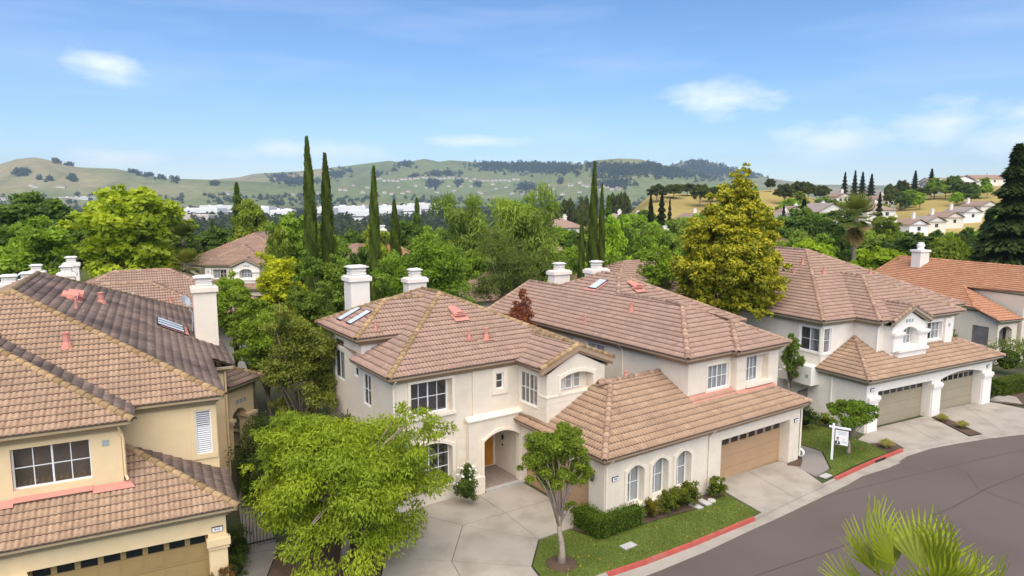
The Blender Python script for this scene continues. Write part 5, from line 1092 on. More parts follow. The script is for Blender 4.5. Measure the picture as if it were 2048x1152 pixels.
def tree(kind, x, y, z, h, w, colour, label, name='tree', cat='tree', group=None, seed=None):
    """w: crown width / height stretch is taken from the template's own width"""
    global TREE_N; TREE_N += 1
    me, tm = template(kind, (TREE_N % 3) if seed is None else seed)
    base = {'round': .72, 'loose': .72, 'wispy': .80, 'oak': 1.1, 'conifer': .48, 'cypress': .075}[kind]
    r = empty(name, (x, y, z), (TREE_N*2.4) % 6.28); k = w/(base*h)
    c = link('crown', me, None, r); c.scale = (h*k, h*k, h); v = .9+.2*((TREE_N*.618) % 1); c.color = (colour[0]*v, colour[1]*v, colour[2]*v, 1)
    t = link('trunk', tm, None, r); t.scale = (h*min(1, k), h*min(1, k), h)
    return tag(r, label, cat, group)
GY = (0.355, 0.424, 0.042); GM = (0.217, 0.324, 0.045); GD = (0.124, 0.198, 0.043); GL = (0.299, 0.444, 0.047); GO = (0.246, 0.301, 0.050); GW = (0.237, 0.324, 0.069); GC = (0.123, 0.169, 0.040)
def pt(kind, px, D, top, wpx, colour, label, name='tree', cat='tree', group=None, seed=None, base=None):
    x = at_dist(px, D); z = terrain(x, D) if math.hypot(x, D) > 95 else -.03
    if base is not None: z = base
    return tree(kind, x, D, z, z_at(top, D)-z, wpx/1376.5*D, colour, label, name, cat, group, seed)
# --- single trees one can point at
pt('cypress', 621, 60, 278, 30, GC, 'tallest thin Italian cypress rising above the skyline', 'cypress'); pt('cypress', 655, 62, 311, 30, GC, 'second tall thin cypress just right of the tallest one', 'cypress'); pt('cypress', 750, 55, 337, 27, GC, 'tall thin cypress rising behind the left white chimney', 'cypress')
pt('cypress', 790, 72, 402, 26, GC, 'short cypress right of the third tall cypress', 'cypress'); pt('cypress', 1187, 60, 328, 23, GC, 'tall thin cypress standing behind the right-hand pair of white chimneys', 'cypress'); pt('cypress', 1203, 62, 372, 17, GC, 'shorter cypress touching the tall one behind the right-hand chimneys', 'cypress')
pt('cypress', 1163, 58, 422, 16, GC, 'lowest thin cypress left of the pair behind the right-hand chimneys', 'cypress')
pt('round', 250, 82, 366, 225, GY, 'big round yellow-green tree at left in front of the white office block'); pt('round', 75, 96, 384, 175, GD, 'dark green broad tree at left edge before the valley'); pt('loose', 45, 58, 436, 185, GM, 'mid green leafy tree at left edge behind the white chimneys')
pt('conifer', 478, 112, 366, 62, GD, 'dark pointed conifer left of the tall cypresses'); pt('round', 507, 104, 398, 88, GO, 'rounded olive-gold tree below the dark pointed conifer'); pt('conifer', 425, 108, 438, 36, GD, 'small dark conifer right of the big yellow-green tree')
pt('round', 580, 76, 420, 110, GM, 'green tree directly left of the tallest cypress'); pt('round', 560, 74, 455, 60, GO, 'low olive green tree behind the cream gabled house'); pt('conifer', 835, 78, 398, 60, GD, 'dark spreading conifer right of the short cypress')


pt('wispy', 1060, 62, 380, 190, GW, 'soft grey-green willow-like tree behind the roofs at centre', seed=1); pt('wispy', 940, 72, 398, 150, GW, 'soft grey-green tree left of the willow-like tree', seed=2); 
pt('loose', 1232, 78, 432, 80, GL, 'light green tree right of the paired cypresses'); pt('round', 1312, 76, 446, 70, GM, 'round green tree in front of the red roof at centre right'); pt('conifer', 1216, 100, 392, 50, GD, 'dark conifer just right of the paired cypresses')
pt('round', 1625, 78, 476, 140, (0.293, 0.405, 0.026), 'bright lime green tree behind the white duplex roof'); pt('round', 1765, 72, 490, 150, (0.280, 0.383, 0.026), 'bright lime green tree left of the terracotta roof chimney'); pt('round', 1600, 105, 415, 120, GD, 'dark green tree left of the fan palm'); pt('round', 1660, 98, 436, 110, (0.072, 0.121, 0.026), 'dark green tree right behind the lime tree, beside the fan palm')
pt('round', 1830, 92, 466, 190, (0.078, 0.128, 0.029), 'broad dark green tree between the fan palm and the redwood'); pt('round', 1925, 100, 468, 120, (0.072, 0.106, 0.026), 'dark green tree left of the redwood'); pt('round', 1905, 82, 468, 70, (0.260, 0.341, 0.026), 'yellow-green tree in front of the dark tree by the redwood')
pt('conifer', 2022, 74, 290, 175, (0.052, 0.080, 0.026), 'big dark redwood at the right edge'); pt('conifer', 1975, 84, 420, 95, (0.052, 0.082, 0.026), 'smaller dark conifer left of the big redwood')

# --- neighbours filling the plateau behind the houses
fr_ = random.Random(21)
TONE = [('dark green', GD), ('mid green', GM), ('olive green', GO), ('light green', GL), ('grey-green', GW)]
GF = 'trees filling the gardens behind the houses'
ORD = ['first', 'second', 'third', 'fourth', 'fifth', 'sixth', 'seventh', 'eighth', 'ninth', 'tenth', 'eleventh', 'twelfth', 'thirteenth', 'fourteenth', 'fifteenth', 'sixteenth', 'seventeenth', 'eighteenth', 'nineteenth', 'twentieth']
CNT = {}
def nth(key):
    CNT[key] = CNT.get(key, 0)+1; k = CNT[key]
    return ORD[k-1] if k <= 20 else ('twenty-'+ORD[k-21] if k <= 39 else ('fortieth' if k == 40 else 'forty-'+ORD[k-41]))
for i in range(64):
    px = -60+i*34+fr_.uniform(-14, 14); D = fr_.uniform(78, 112)
    if 120 < px < 370 and D < 90: D = 104
    if 330 < px < 560: D = fr_.uniform(104, 118)
    tn, c = TONE[fr_.choice((0, 0, 1, 1, 2, 4))]; top = fr_.uniform(438, 470) if px < 1500 else (fr_.uniform(445, 480) if px < 1740 else fr_.uniform(472, 490))
    kd = fr_.choice(('round', 'round', 'loose')); pt(kd, px, D, top, fr_.uniform(60, 105), c, tn+' tree in the belt behind the houses, '+nth(tn)+' of that tone from left', group=GF)
for i in range(16):
    px = 690+i*45+fr_.uniform(-12, 12); D = fr_.uniform(64, 76); pt('round', px, D, fr_.uniform(482, 505), fr_.uniform(60, 90), GD if i % 2 else GM, ('dark' if i % 2 else 'mid')+' green low tree among the central roofs, '+nth('low'+str(i % 2))+' of that tone from left', group='low trees among the roofs at centre')

# --- detailed foreground trees
def lob(px, py, D, rx, ry, rd=None):   # photo ellipse at distance D -> lobe in metres
    k = D/pix_ray(px, py)[1]/FPX; return (at_dist(px, D, py), D, z_at(py, D), rx*k, (rd or rx)*k, ry*k)
def fine_tree(name, label, base, split, lobes, n, L, asp, colour, mat='leaf', bark='bark_pale', r0=.12, nclump=90, cr=.3, limbs=14, **kw):
    NR.seed(abs(hash(label)) % 1000 if False else len(label)*7); root = empty(name, base)
    lb = [(a-base[0], b-base[1], c-base[2], d, e, f) for a, b, c, d, e, f in lobes]; me, C = clump_crown('crown', lb, n, L, asp, nclump, cr, **kw)
    o = link('crown', me, mat, root); o.color = (*colour, 1); trunk_mesh((0, 0, 0), (split[0]-base[0], split[1]-base[1], split[2]-base[2]), r0, [tuple(c) for c in C[:limbs]], bark, root); return tag(root, label, 'tree')
fine_tree('maple_tree', 'large yellow-green tree with drooping leaves in front of the driveway', (-6.2, 23.9, -.03), (-6.1, 23.8, 2.6),
          [lob(690, 960, 23.5, 175, 110), lob(610, 895, 24, 110, 75), lob(828, 870, 23.2, 75, 70), lob(545, 960, 23.6, 62, 75), lob(865, 1000, 23, 62, 62), lob(700, 1065, 22.6, 165, 62), lob(790, 960, 22.8, 110, 95), lob(600, 1040, 22.8, 95, 62), lob(815, 820, 23.2, 30, 26)],
          64000, .16, .34, (.26, .33, .032), nclump=230, cr=.30, droop=1.0, up=.25, flat=.6, noise=.16, r0=.16, limbs=40, shell=.45)
fine_tree('street_tree', 'small green tree with forked pale trunk on the front lawn', (1.81, 23.35, 0), (1.78, 23.4, 2.05),
          [lob(1110, 915, 23.3, 55, 58), lob(1058, 945, 23.2, 32, 32), lob(1160, 945, 23.4, 34, 36), lob(1120, 880, 23.2, 42, 30), lob(1085, 965, 23.0, 30, 35), lob(1140, 1015, 23.2, 13, 14), lob(1110, 960, 23.4, 45, 30), lob(1150, 905, 23.2, 30, 36), lob(1075, 905, 23.2, 32, 36)],
          22000, .11, .5, (.20, .26, .036), nclump=80, cr=.34, noise=.16, r0=.125, limbs=26, up=.2, droop=.1, shell=.4)
b = MB(); b.lathe([(.0, .10), (.30, .07), (.48, .03), (.62, .0)], (1.81, 23.35, -.01), 18); o = b.build('tree_well', 'mulch'); o['kind'] = 'structure'
fine_tree('lawn_tree', 'small multi-stemmed green tree on the lawn beside the realtor sign', (17.55, 34.25, 0), (17.6, 34.3, 1.0),
          [lob(1695, 830, 34.4, 48, 22), lob(1668, 832, 34.2, 26, 18), lob(1725, 826, 34.6, 28, 18), lob(1700, 812, 34.4, 32, 12), lob(1738, 835, 34.5, 16, 12)], 11000, .12, .6, (.14, .22, .026), nclump=50, cr=.36, noise=.15, r0=.09, limbs=18, flat=.7)
fine_tree('golden_tree', 'tall golden-green evergreen tree between the cream and the white duplex', (13.6, 44.2, 0), (13.8, 44.3, 9.5),
          [lob(1485, 372, 44, 30, 38), lob(1468, 420, 44, 62, 48), lob(1440, 470, 43.6, 78, 55), lob(1500, 460, 44.2, 58, 55), lob(1455, 530, 43.6, 105, 62), lob(1515, 560, 43.8, 62, 70), lob(1400, 545, 44, 52, 60), lob(1500, 615, 43.4, 60, 40), lob(1395, 600, 45, 50, 45), lob(1440, 590, 43.5, 70, 45), lob(1478, 350, 44, 18, 18), lob(1490, 345, 44, 20, 20), lob(1470, 385, 44, 40, 30)],
          95000, .22, .6, (.33, .335, .036), mat='leaf_dense', bark='bark_dark', nclump=1300, cr=.17, noise=.2, r0=.2, limbs=30, shell=.45, tips=.3, up=.5)
def near_tree(label, px, D, top, bot, w, colour, n, L=.19, seed=1, asp=.5, name='garden_tree', **kw):
    rs = random.Random(seed); H_ = bot-top; lb = [lob(px, top+H_*.5, D, w*.30, H_*.36)]
    for i in range(11):
        t = .12+.76*((i+.5)/11); wd = .5*math.sqrt(max(.05, 1-(2*t-1.05)**2)); a = rs.uniform(-1, 1); lb.append(lob(px+a*w*wd*.72, top+H_*t, D+rs.uniform(-.8, .8), w*.20, H_*.15))
    x = at_dist(px, D, (top+bot)/2); kw.setdefault('noise', .17); kw.setdefault('nclump', 170)
    return fine_tree(name, label, (x, D, -.05), (x, D, max(1.5, z_at(bot, D)+.5)), lb, n, L, asp, colour, bark='bark', r0=.14, limbs=18, cr=kw.pop('cr', .34), shell=.35, **kw)
near_tree('golden yellow tree left of the duplex chimneys', 560, 42, 498, 665, 120, (0.444, 0.470, 0.033), 17000, .20, 1)
near_tree('dark green tree with reddish tips beside the left white chimney', 655, 41, 486, 720, 145, (0.156, 0.232, 0.042), 17000, .20, 2, tips=.12)
near_tree('bright green tree right of the yellow chimney', 470, 42, 540, 700, 105, (0.228, 0.329, 0.042), 13000, .20, 3)
near_tree('dull olive tree against the side wall of the cream duplex', 602, 32.5, 612, 850, 195, (0.204, 0.232, 0.053), 24000, .15, 4, nclump=230)
near_tree('bright green tree beside the corner porch of the yellow duplex', 535, 37, 600, 780, 110, (0.216, 0.305, 0.040), 14000, .17, 5)
near_tree('leafy green tree behind the corner porch', 505, 40, 580, 760, 100, (0.192, 0.268, 0.040), 13000, .18, 21)
near_tree('mid green tree behind the olive tree by the cream duplex', 625, 38, 555, 745, 120, (0.162, 0.226, 0.042), 15000, .18, 22)
near_tree('dark shrubby tree under the left white chimney', 668, 36.5, 628, 790, 80, (0.144, 0.201, 0.042), 9000, .17, 6)
near_tree('leafy green tree with reddish tips behind the cream duplex', 868, 49, 468, 660, 235, (0.186, 0.287, 0.040), 24000, .22, 7, nclump=260, tips=.12)
near_tree('darker willow-like tree right of the red-tipped tree', 1025, 54, 455, 650, 190, (0.150, 0.189, 0.051), 20000, .26, 8, asp=.2, droop=.8)
near_tree('fresh green young tree between the duplex roof and the golden tree', 1322, 52, 488, 600, 100, (0.228, 0.329, 0.040), 8000, .22, 9, cr=.42)
near_tree('narrow green tree between the cream and the white duplex', 1582, 40, 662, 770, 48, (0.144, 0.207, 0.044), 5000, .16, 10)
near_tree('small dark red-leaved tree between the two duplex roofs', 1046, 37, 576, 700, 72, (.27, .085, .060), 4200, .15, 11, nclump=60, cr=.42)
# --- hedges, shrubs
def hedge(label, x0, y0, x1, y1, z1, rz, loc, colour, n=3500, L=.07, name='hedge', cat='hedge', rough=.05, boxes=None):
    NR.seed(len(label)); root = empty(name, loc, rz); V = []; Nn = []
    bx = boxes or [(x0, y0, 0, x1, y1, z1)]
    core = MB()
    for (a, c, e, b_, d, f) in bx:
        core.box(a+.06, c+.06, e, b_-.06, d-.06, f-.07, 0.)
        S = [((b_-a)*(d-c), 'z'), ((b_-a)*(f-e), 'y0'), ((b_-a)*(f-e), 'y1'), ((d-c)*(f-e), 'x0'), ((d-c)*(f-e), 'x1')]; tot = sum(q[0] for q in S)
        for ar, w in S:
            m = int(n*ar/tot/len(bx))+1; u, v = NR.rand(m), NR.rand(m); p = np.empty((m, 3)); nn = np.zeros((m, 3))
            if w == 'z': p[:] = np.stack([a+(b_-a)*u, c+(d-c)*v, np.full(m, f)], 1); nn[:, 2] = 1
            elif w[0] == 'y': p[:] = np.stack([a+(b_-a)*u, np.full(m, c if w == 'y0' else d), e+(f-e)*v], 1); nn[:, 1] = -1 if w == 'y0' else 1
            else: p[:] = np.stack([np.full(m, a if w == 'x0' else b_), c+(d-c)*u, e+(f-e)*v], 1); nn[:, 0] = -1 if w == 'x0' else 1
            V.append(p+NR.normal(0, rough, (m, 3))); Nn.append(nn)
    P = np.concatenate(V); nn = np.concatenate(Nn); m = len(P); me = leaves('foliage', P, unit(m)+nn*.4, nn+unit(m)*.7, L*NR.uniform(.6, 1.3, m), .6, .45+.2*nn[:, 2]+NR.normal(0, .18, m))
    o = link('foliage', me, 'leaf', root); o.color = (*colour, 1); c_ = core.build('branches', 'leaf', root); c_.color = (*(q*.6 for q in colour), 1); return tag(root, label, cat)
def shrub(label, loc, rx, ry, rz, colour, n=1500, L=.08, name='shrub', cat='shrub', flowers=0, group=None, asp=.55, ragged=.25, stems=True):
    NR.seed(len(label)*3+int(abs(loc[0])*10)); root = empty(name, loc); k = max(10, int(18*(rx+ry+rz)))
    lobes = [(0, 0, rz, rx, ry, rz), (0, 0, rz*.55, rx*.85, ry*.85, rz*.55)]; me, C = clump_crown('foliage', lobes, n, L, asp, k, ragged+.1, shell=.6, noise=.16, flat=1.); o = link('foliage', me, 'leaf', root); o.color = (*colour, 1)
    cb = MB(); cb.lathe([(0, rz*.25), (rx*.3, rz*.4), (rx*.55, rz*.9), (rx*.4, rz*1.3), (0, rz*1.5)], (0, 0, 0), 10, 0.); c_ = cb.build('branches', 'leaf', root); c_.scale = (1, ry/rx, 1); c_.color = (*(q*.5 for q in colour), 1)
    if flowers:
        d = unit(flowers); d[:, 2] = np.abs(d[:, 2]); P = d*np.array((rx, ry, rz))*NR.uniform(.92, 1.08, (flowers, 1))+np.array((0, 0, rz)); fs = []
        fm = leaves('flowers', np.repeat(P, 3, 0)+NR.normal(0, .015, (flowers*3, 3)), unit(flowers*3), np.repeat(d, 3, 0)+unit(flowers*3)*.5, .11, .9, np.full(flowers*3, .6)); f = link('flowers', fm, 'flower', root); f.color = (.80, .79, .74, 1)
    return tag(root, label, cat, group)
HD = (.12, .19, .02)
hedge('clipped green box hedge wrapped round the garage corner', 0, 0, 0, 0, 0, FM.rz, FM.w(0, 0), HD, 6500, .06, boxes=[(-.62, -.62, 0, 1.62, -.08, .82), (-.80, -.5, 0, -.1, 1.05, .80)])
p = FM.w(2.25, -.32); shrub('golden-green ball shrub beside the box hedge', p, .42, .36, .42, (.19, .165, .012), 1300, .07)
for q, (u, lb) in enumerate(((3.25, 'left'), (3.95, 'middle'), (4.65, 'right'))): shrub('bushy green shrub with pale stems under the arched windows, '+lb+' of three', FM.w(u, -.42), .5, .4, .5, (.135, .165, .018), 1500, .09, group=None)
shrub('rounded green shrub left of the second garage door', FM.w(6.15, -.55), .5, .42, .46, (.12, .16, .018), 1500, .09)
for u in (3.3, 4.0, 4.7, 6.15): pass
shrub('white rose bush by the arched window of the cream duplex', FM.w(-3.35, 5.1, 0), .55, .4, .95, (.10, .15, .03), 4500, .09, flowers=70)
shrub('white-flowering bush at the corner of the cream duplex', FM.w(14.6, 2.2, 0), .95, .85, 1.35, (.10, .16, .03), 5000, .1, flowers=190)
shrub('dark clipped ball shrub behind the sign lawn', (16.75, 38.0, 0), .95, .85, .78, (.055, .095, .014), 3200, .07, ragged=.12)
shrub('small green shrub at the lawn edge by the white duplex', (18.3, 38.5, 0), .5, .4, .4, (.14, .17, .02), 900, .08)
shrub('reddish brown round shrub by the number 910 pier', (-9.55, 21.0, -.05), .60, .55, .62, (.14, .080, .032), 2600, .05, ragged=.12); shrub('green shrub right of the reddish one by the 910 pier', (-9.75, 22.55, -.05), .5, .5, .34, (.085, .125, .02), 1600, .06); shrub('leafy green shrub behind the 910 pier', (-10.05, 23.7, -.05), .5, .6, .62, (.065, .10, .02), 1800, .07)
hedge('low green hedge along the path beside the yellow duplex', -.25, -2.2, .3, 2.2, .7, R_(25), (-12.3, 30.2, 0), HD, 1800, .08)
shrub('small clipped shrub at the foot of the porch column', (-12.75, 35.6, 0), .32, .32, .34, (.06, .085, .02), 700, .07)
hedge('clipped green hedge beside the right garage door of the white duplex', -1.5, -.5, 1.8, .5, 1.0, R_(25), (34.2, 45.6, 0), (.12, .16, .018), 2600, .09)
shrub('clipped round shrub at the right pier of the white duplex', (31.75, 43.9, 0), .55, .55, .62, (.10, .145, .018), 1600, .07, ragged=.12); shrub('loose green bush before the terracotta house', (37.5, 50.5, 0), 1.6, 1.2, 1.3, (.13, .18, .02), 2600, .12); shrub('yellow-green bush left of the terracotta porch arch', (40.6, 52.2, 0), 1.2, 1.0, 1.2, (.14, .2, .02), 2000, .12)
shrub('thin climbing shrub against the terracotta house wall', FO.w(-.5, 3.2), .35, .3, 1.2, (.13, .19, .02), 800, .1)
for i, (px, D) in enumerate(((520, 30), (545, 28.5), (575, 27.2), (640, 29.5), (690, 31))): shrub('dark green understorey shrub between the yellow and cream duplexes, '+nth('us')+' from left', (at_dist(px, D), D, 0), 1.7, 1.5, 1.7-.25*(i % 3), (.085, .115, .034), 5200, .13, group='understorey shrubs between the duplexes')
def tuft(label, loc, r, n=800):
    NR.seed(int(loc[0]*10)); root = empty('grass_tuft', loc); a = NR.rand(n)*6.283; t = NR.rand(n)**.7; h = r*(1.25-.5*t)*NR.uniform(.7, 1.1, n); V = np.empty((n, 4, 3)); s = .010
    bx = np.stack([np.cos(a)*r*.15, np.sin(a)*r*.15, np.zeros(n)], 1); md = np.stack([np.cos(a)*r*.55*t, np.sin(a)*r*.55*t, h], 1); tp = np.stack([np.cos(a)*r*1.15*t, np.sin(a)*r*1.15*t, h*.95], 1); sd = np.stack([-np.sin(a), np.cos(a), np.zeros(n)], 1)*s
    V[:, 0] = bx-sd; V[:, 1] = bx+sd; V[:, 2] = md+sd; V[:, 3] = md-sd; V2 = np.empty((n, 4, 3)); V2[:, 0] = md-sd; V2[:, 1] = md+sd; V2[:, 2] = tp+sd*.3; V2[:, 3] = tp-sd*.3
    P = np.concatenate([V.reshape(-1, 3), V2.reshape(-1, 3)]); o = link('blades', npmesh('blades', P, np.arange(len(P)).reshape(-1, 4), np.tile(NR.uniform(.3, 1, n), 2)), 'leaf', root); o.color = (.38, .36, .15, 1); return tag(root, label, 'grass')
tuft('straw-green grass tuft in the bed at the end of the red kerb', (19.96, 35.0, 0), .42); tuft('straw-green grass tuft between the olive garage doors, nearer the house', (25.72, 39.44, 0), .38); tuft('straw-green grass tuft between the olive drives, nearer the street', (26.09, 38.15, 0), .38)
def tri_in(poly, n, rs):
    xs = [p[0] for p in poly]; ys = [p[1] for p in poly]; out = []
    while len(out) < n:
        x, y = rs.uniform(min(xs), max(xs)), rs.uniform(min(ys), max(ys)); ins = False
        for i in range(len(poly)):
            (a, b_), (c, d) = poly[i][:2], poly[(i+1) % len(poly)][:2]
            if (b_ > y) != (d > y) and x < (c-a)*(y-b_)/(d-b_)+a: ins = not ins
        if ins: out.append((x, y))
    return np.array(out)
for P, n in ((LAWN1, 16000), (LAWN2, 9000)):
    rs = random.Random(5); NR.seed(5); q = tri_in(P, n, rs); Q = np.column_stack([q, np.full(n, .015)]); ax = unit(n)*.7+np.array((0, 0, 1.)); me = leaves('grass', Q, ax, unit(n), .06*NR.uniform(.6, 1.4, n), .28, NR.normal(.5, .25, n))
    o = link('grass', me, 'leaf'); o.color = (.15, .20, .028, 1); tag(o, 'short green turf of the front lawns with blades', 'grass', kind='stuff')
    m = 130; q = tri_in(P, m, rs); Q = np.column_stack([q, np.full(m, .05)]); me = leaves('leaf_litter', Q, unit(m), unit(m)*.3+np.array((0, 0, 1.)), .085*NR.uniform(.6, 1.3, m), .6, NR.rand(m)); o = link('leaf_litter', me, 'leaf'); o.color = (.42, .29, .08, 1); tag(o, 'dry yellow leaves scattered over the lawns', 'leaves', kind='stuff')
# --- fan palms
def fan_leaf(seed, nseg=26, spread=2.9, droop=.35):
    rs = np.random.RandomState(seed); V = []; F = []; T = []
    for i in range(nseg):
        a = -spread/2+spread*i/(nseg-1); L = 1.0*(1-.18*abs(a)/(spread/2))*rs.uniform(.9, 1.05); w = .085
        d = np.array((math.sin(a), math.cos(a), 0)); s = np.array((math.cos(a), -math.sin(a), 0)); zz = .012 if i % 2 else -.012
        pts = [(.04, .010, 0), (.55, .034, zz), (.76, .022, zz-droop*.15), (1.0, .003, -droop*.45-rs.rand()*.12)]
        n0 = len(V)
        for (t, ww, z) in pts: V += [tuple(d*L*t-s*ww+np.array((0, 0, z+.012))), tuple(d*L*t+np.array((0, 0, z))), tuple(d*L*t+s*ww+np.array((0, 0, z+.012)))]
        for k in range(3):
            for q in range(2): F.append((n0+k*3+q, n0+k*3+q+1, n0+(k+1)*3+q+1, n0+(k+1)*3+q)); T.append(.35+.5*k/2+rs.uniform(-.1, .1))
    n0 = len(V); V += [(-.012, -.55, -.02), (.012, -.55, -.02), (.012, .06, 0), (-.012, .06, 0)]; F.append((n0, n0+1, n0+2, n0+3)); T.append(.6)
    me = npmesh('leaf', V, F, T); me.materials.append(MATS['palm_leaf']); return me
FAN = [fan_leaf(i, 20, 1.9, droop=.12+.12*i) for i in range(4)]
PET = .55
def palm(label, loc, h, R, nleaf, colour, trunk_r=.16, skirt=0, name='fan_palm', lo=-.9, dead=(.26, .19, .10), hi=1.45):
    root = empty(name, loc); rs = random.Random(int(abs(loc[0])*7)); b = MB(); n = 14
    b.tube([(math.sin(i)*.01, 0, h*i/n) for i in range(n+1)], [trunk_r*(1.25 if i == 0 else (1.06 if i % 2 else .96)) for i in range(n+1)], 10); b.build('trunk', 'bark', root)
    for i in range(nleaf+skirt):
        sk = i >= nleaf; a = i*2.399; t = (i+.5)/nleaf if not sk else 1; el = (hi-t*(hi-lo)) if not sk else rs.uniform(-1.45, -1.15)
        o = link('leaf', FAN[rs.randrange(4)], None, root); s = R/1.5*rs.uniform(.88, 1.1)*(.8 if sk else 1)
        d = Vector((math.cos(a)*math.cos(el), math.sin(a)*math.cos(el), math.sin(el))); x = Vector((-math.sin(a), math.cos(a), 0)); z = x.cross(d)
        p = Vector((0, 0, h-(0 if not sk else rs.uniform(.1, 1.)*R*.5)))+d*PET*s
        o.matrix_basis = Matrix(((x.x*s, d.x*s, z.x*s, p.x), (x.y*s, d.y*s, z.y*s, p.y), (x.z*s, d.z*s, z.z*s, p.z), (0, 0, 0, 1)))
        c = dead if sk else colour; o.color = (*c, 1)
    return tag(root, label, 'palm')
palm('green fan palm in the foreground at the lower right beside the street', (8.85, 14.0, 0), 4.35, 2.2, 11, (.22, .28, .034), .14, 0, lo=-.05, hi=1.2)
palm('tall fan palm with brown skirt rising behind the white duplex', (at_dist(1710, 82), 82, 0), z_at(432, 82), 2.9, 24, (.15, .18, .05), .26, 16)
palm('small palm left of the cream gabled house', (at_dist(366, 72), 72, 0), z_at(478, 72), 1.9, 24, (.05, .07, .02), .18, 6); palm('low yellowing palm in front of the cream gabled house', (at_dist(372, 64), 64, 0), z_at(530, 64), 1.7, 24, (.14, .16, .03), .18, 6)
# ---------------------------------------------------------------- other houses
def simple_house(label, x, y, z, ang, w, d, he, roof='hip', wall='wall_far', rmat='roof_far', wins=((.2, .5), (.8, .5)), chim=None, tile=False, group=None, name='house', gable_front=False, slope=.45, floors=1):
    """plain house, front towards the camera: walls, roof, windows, chimney"""
    rz = R_(90-ang); H = empty(name, (x, y, z), rz); tag(H, label, 'house', group); u0, u1, v0, v1 = -w/2, w/2, -d/2, d/2; o = .45
    W4 = [Wall((u0, v0), (u1, v0), -1, he), Wall((u1, v0), (u1, v1), -1, he), Wall((u1, v1), (u0, v1), -1, he), Wall((u0, v1), (u0, v0), -1, he)]
    if roof == 'gable':
        zt = he+slope*w/2 if gable_front else he+slope*d/2
        if gable_front: W4[0].zt = [(0, he), (w/2, zt), (w, he)]; W4[2].zt = W4[0].zt
        else: W4[1].zt = [(0, he), (d/2, zt), (d, he)]; W4[3].zt = W4[1].zt
    walls(H, 'wall', wall, W4)
    for fl in range(floors):
        for (t, s) in wins:
            wf = W4[0]; a = t*w-.6; zz = (he-1.9 if fl == 0 else he-4.7)
            b = MB(); wf.box(b, a-.08, a+1.28, zz-.08, zz+1.28, -.05, 0); f = b.build('window', 'trim_white', H); b = MB(); wf.box(b, a, a+.58, zz, zz+1.2, -.07, -.05); b.build('pane', 'far_pane', f); b = MB(); wf.box(b, a+.62, a+1.2, zz, zz+1.2, -.07, -.05); b.build('pane', 'far_pane', f)
    ws = W4[3]; b = MB(); ws.box(b, d*.4, d*.4+1.2, he-1.9, he-.8, -.05, 0); b.build('window', 'far_pane', H)
    E0, E1, F0, F1 = u0-o, u1+o, v0-o, v1+o; ze = he+.05
    if tile:
        fr = Frame(x, y, ang); RF = Roof(H, fr, rmat, 'ridge_pink', rng, 0, 'roof')
    planes = []
    if roof == 'hip':
        if w >= d: k = (F1-F0)/2; m = (F0+F1)/2; A, B = (E0+k, m), (E1-k, m)
        else: k = (E1-E0)/2; m = (E0+E1)/2; A, B = (m, F0+k), (m, F1-k)
        c = [(E0, F0), (E1, F0), (E1, F1), (E0, F1)]
        if w >= d: planes = [([c[0], c[1], B, A], (0, 1), F0), ([c[1], c[2], B], (-1, 0), E1), ([c[2], c[3], A, B], (0, -1), F1), ([c[3], c[0], A], (1, 0), E0)]; ends = [(c[0], A), (c[1], B), (c[2], B), (c[3], A), (A, B)]
        else: planes = [([c[0], c[1], A], (0, 1), F0), ([c[1], c[2], B, A], (-1, 0), E1), ([c[2], c[3], B], (0, -1), F1), ([c[3], c[0], A, B], (1, 0), E0)]; ends = [(c[0], A), (c[1], A), (c[2], B), (c[3], B), (A, B)]
    elif gable_front: m = (E0+E1)/2; planes = [([(E0, F0), (m, F0), (m, F1), (E0, F1)], (1, 0), E0), ([(E1, F0), (E1, F1), (m, F1), (m, F0)], (-1, 0), E1)]; ends = [((m, F1), (m, F0))]
    else: m = (F0+F1)/2; planes = [([(E0, F0), (E1, F0), (E1, m), (E0, m)], (0, 1), F0), ([(E0, F1), (E0, m), (E1, m), (E1, F1)], (0, -1), F1)]; ends = [((E0, m), (E1, m))]
    def zz(u, v):
        return min(ze+slope*(abs((u*n[0]+v*n[1])-E*(n[0]+n[1]))) for P, n, E in planes)
    if tile:
        for P, n, E in planes: RF.plane(P, n, E, ze, slope)
        for a, b_ in ends: RF.ridge_line((*a, zz(*a)+.03), (*b_, zz(*b_)+.03))
        RF.finish()
    else:
        b = MB()
        for P, n, E in planes: q = [(u, v, ze+slope*((u*n[0]+v*n[1])-E*(n[0]+n[1]))) for u, v in P]; b.poly(q); b.poly([(u, v, z_-.15) for u, v, z_ in q][::-1])
        sweep(b, [(E0, F0, ze), (E1, F0, ze), (E1, F1, ze), (E0, F1, ze), (E0, F0, ze)], [(0, 0), (0, -.15), (-.4, -.18)]); b.build('roof', rmat, H)
    for cpos in (chim or []): chimney(H, cpos[0]-.5, cpos[1]-.4, cpos[0]+.5, cpos[1]+.4, he-1, cpos[2], hood=.5)
    return H
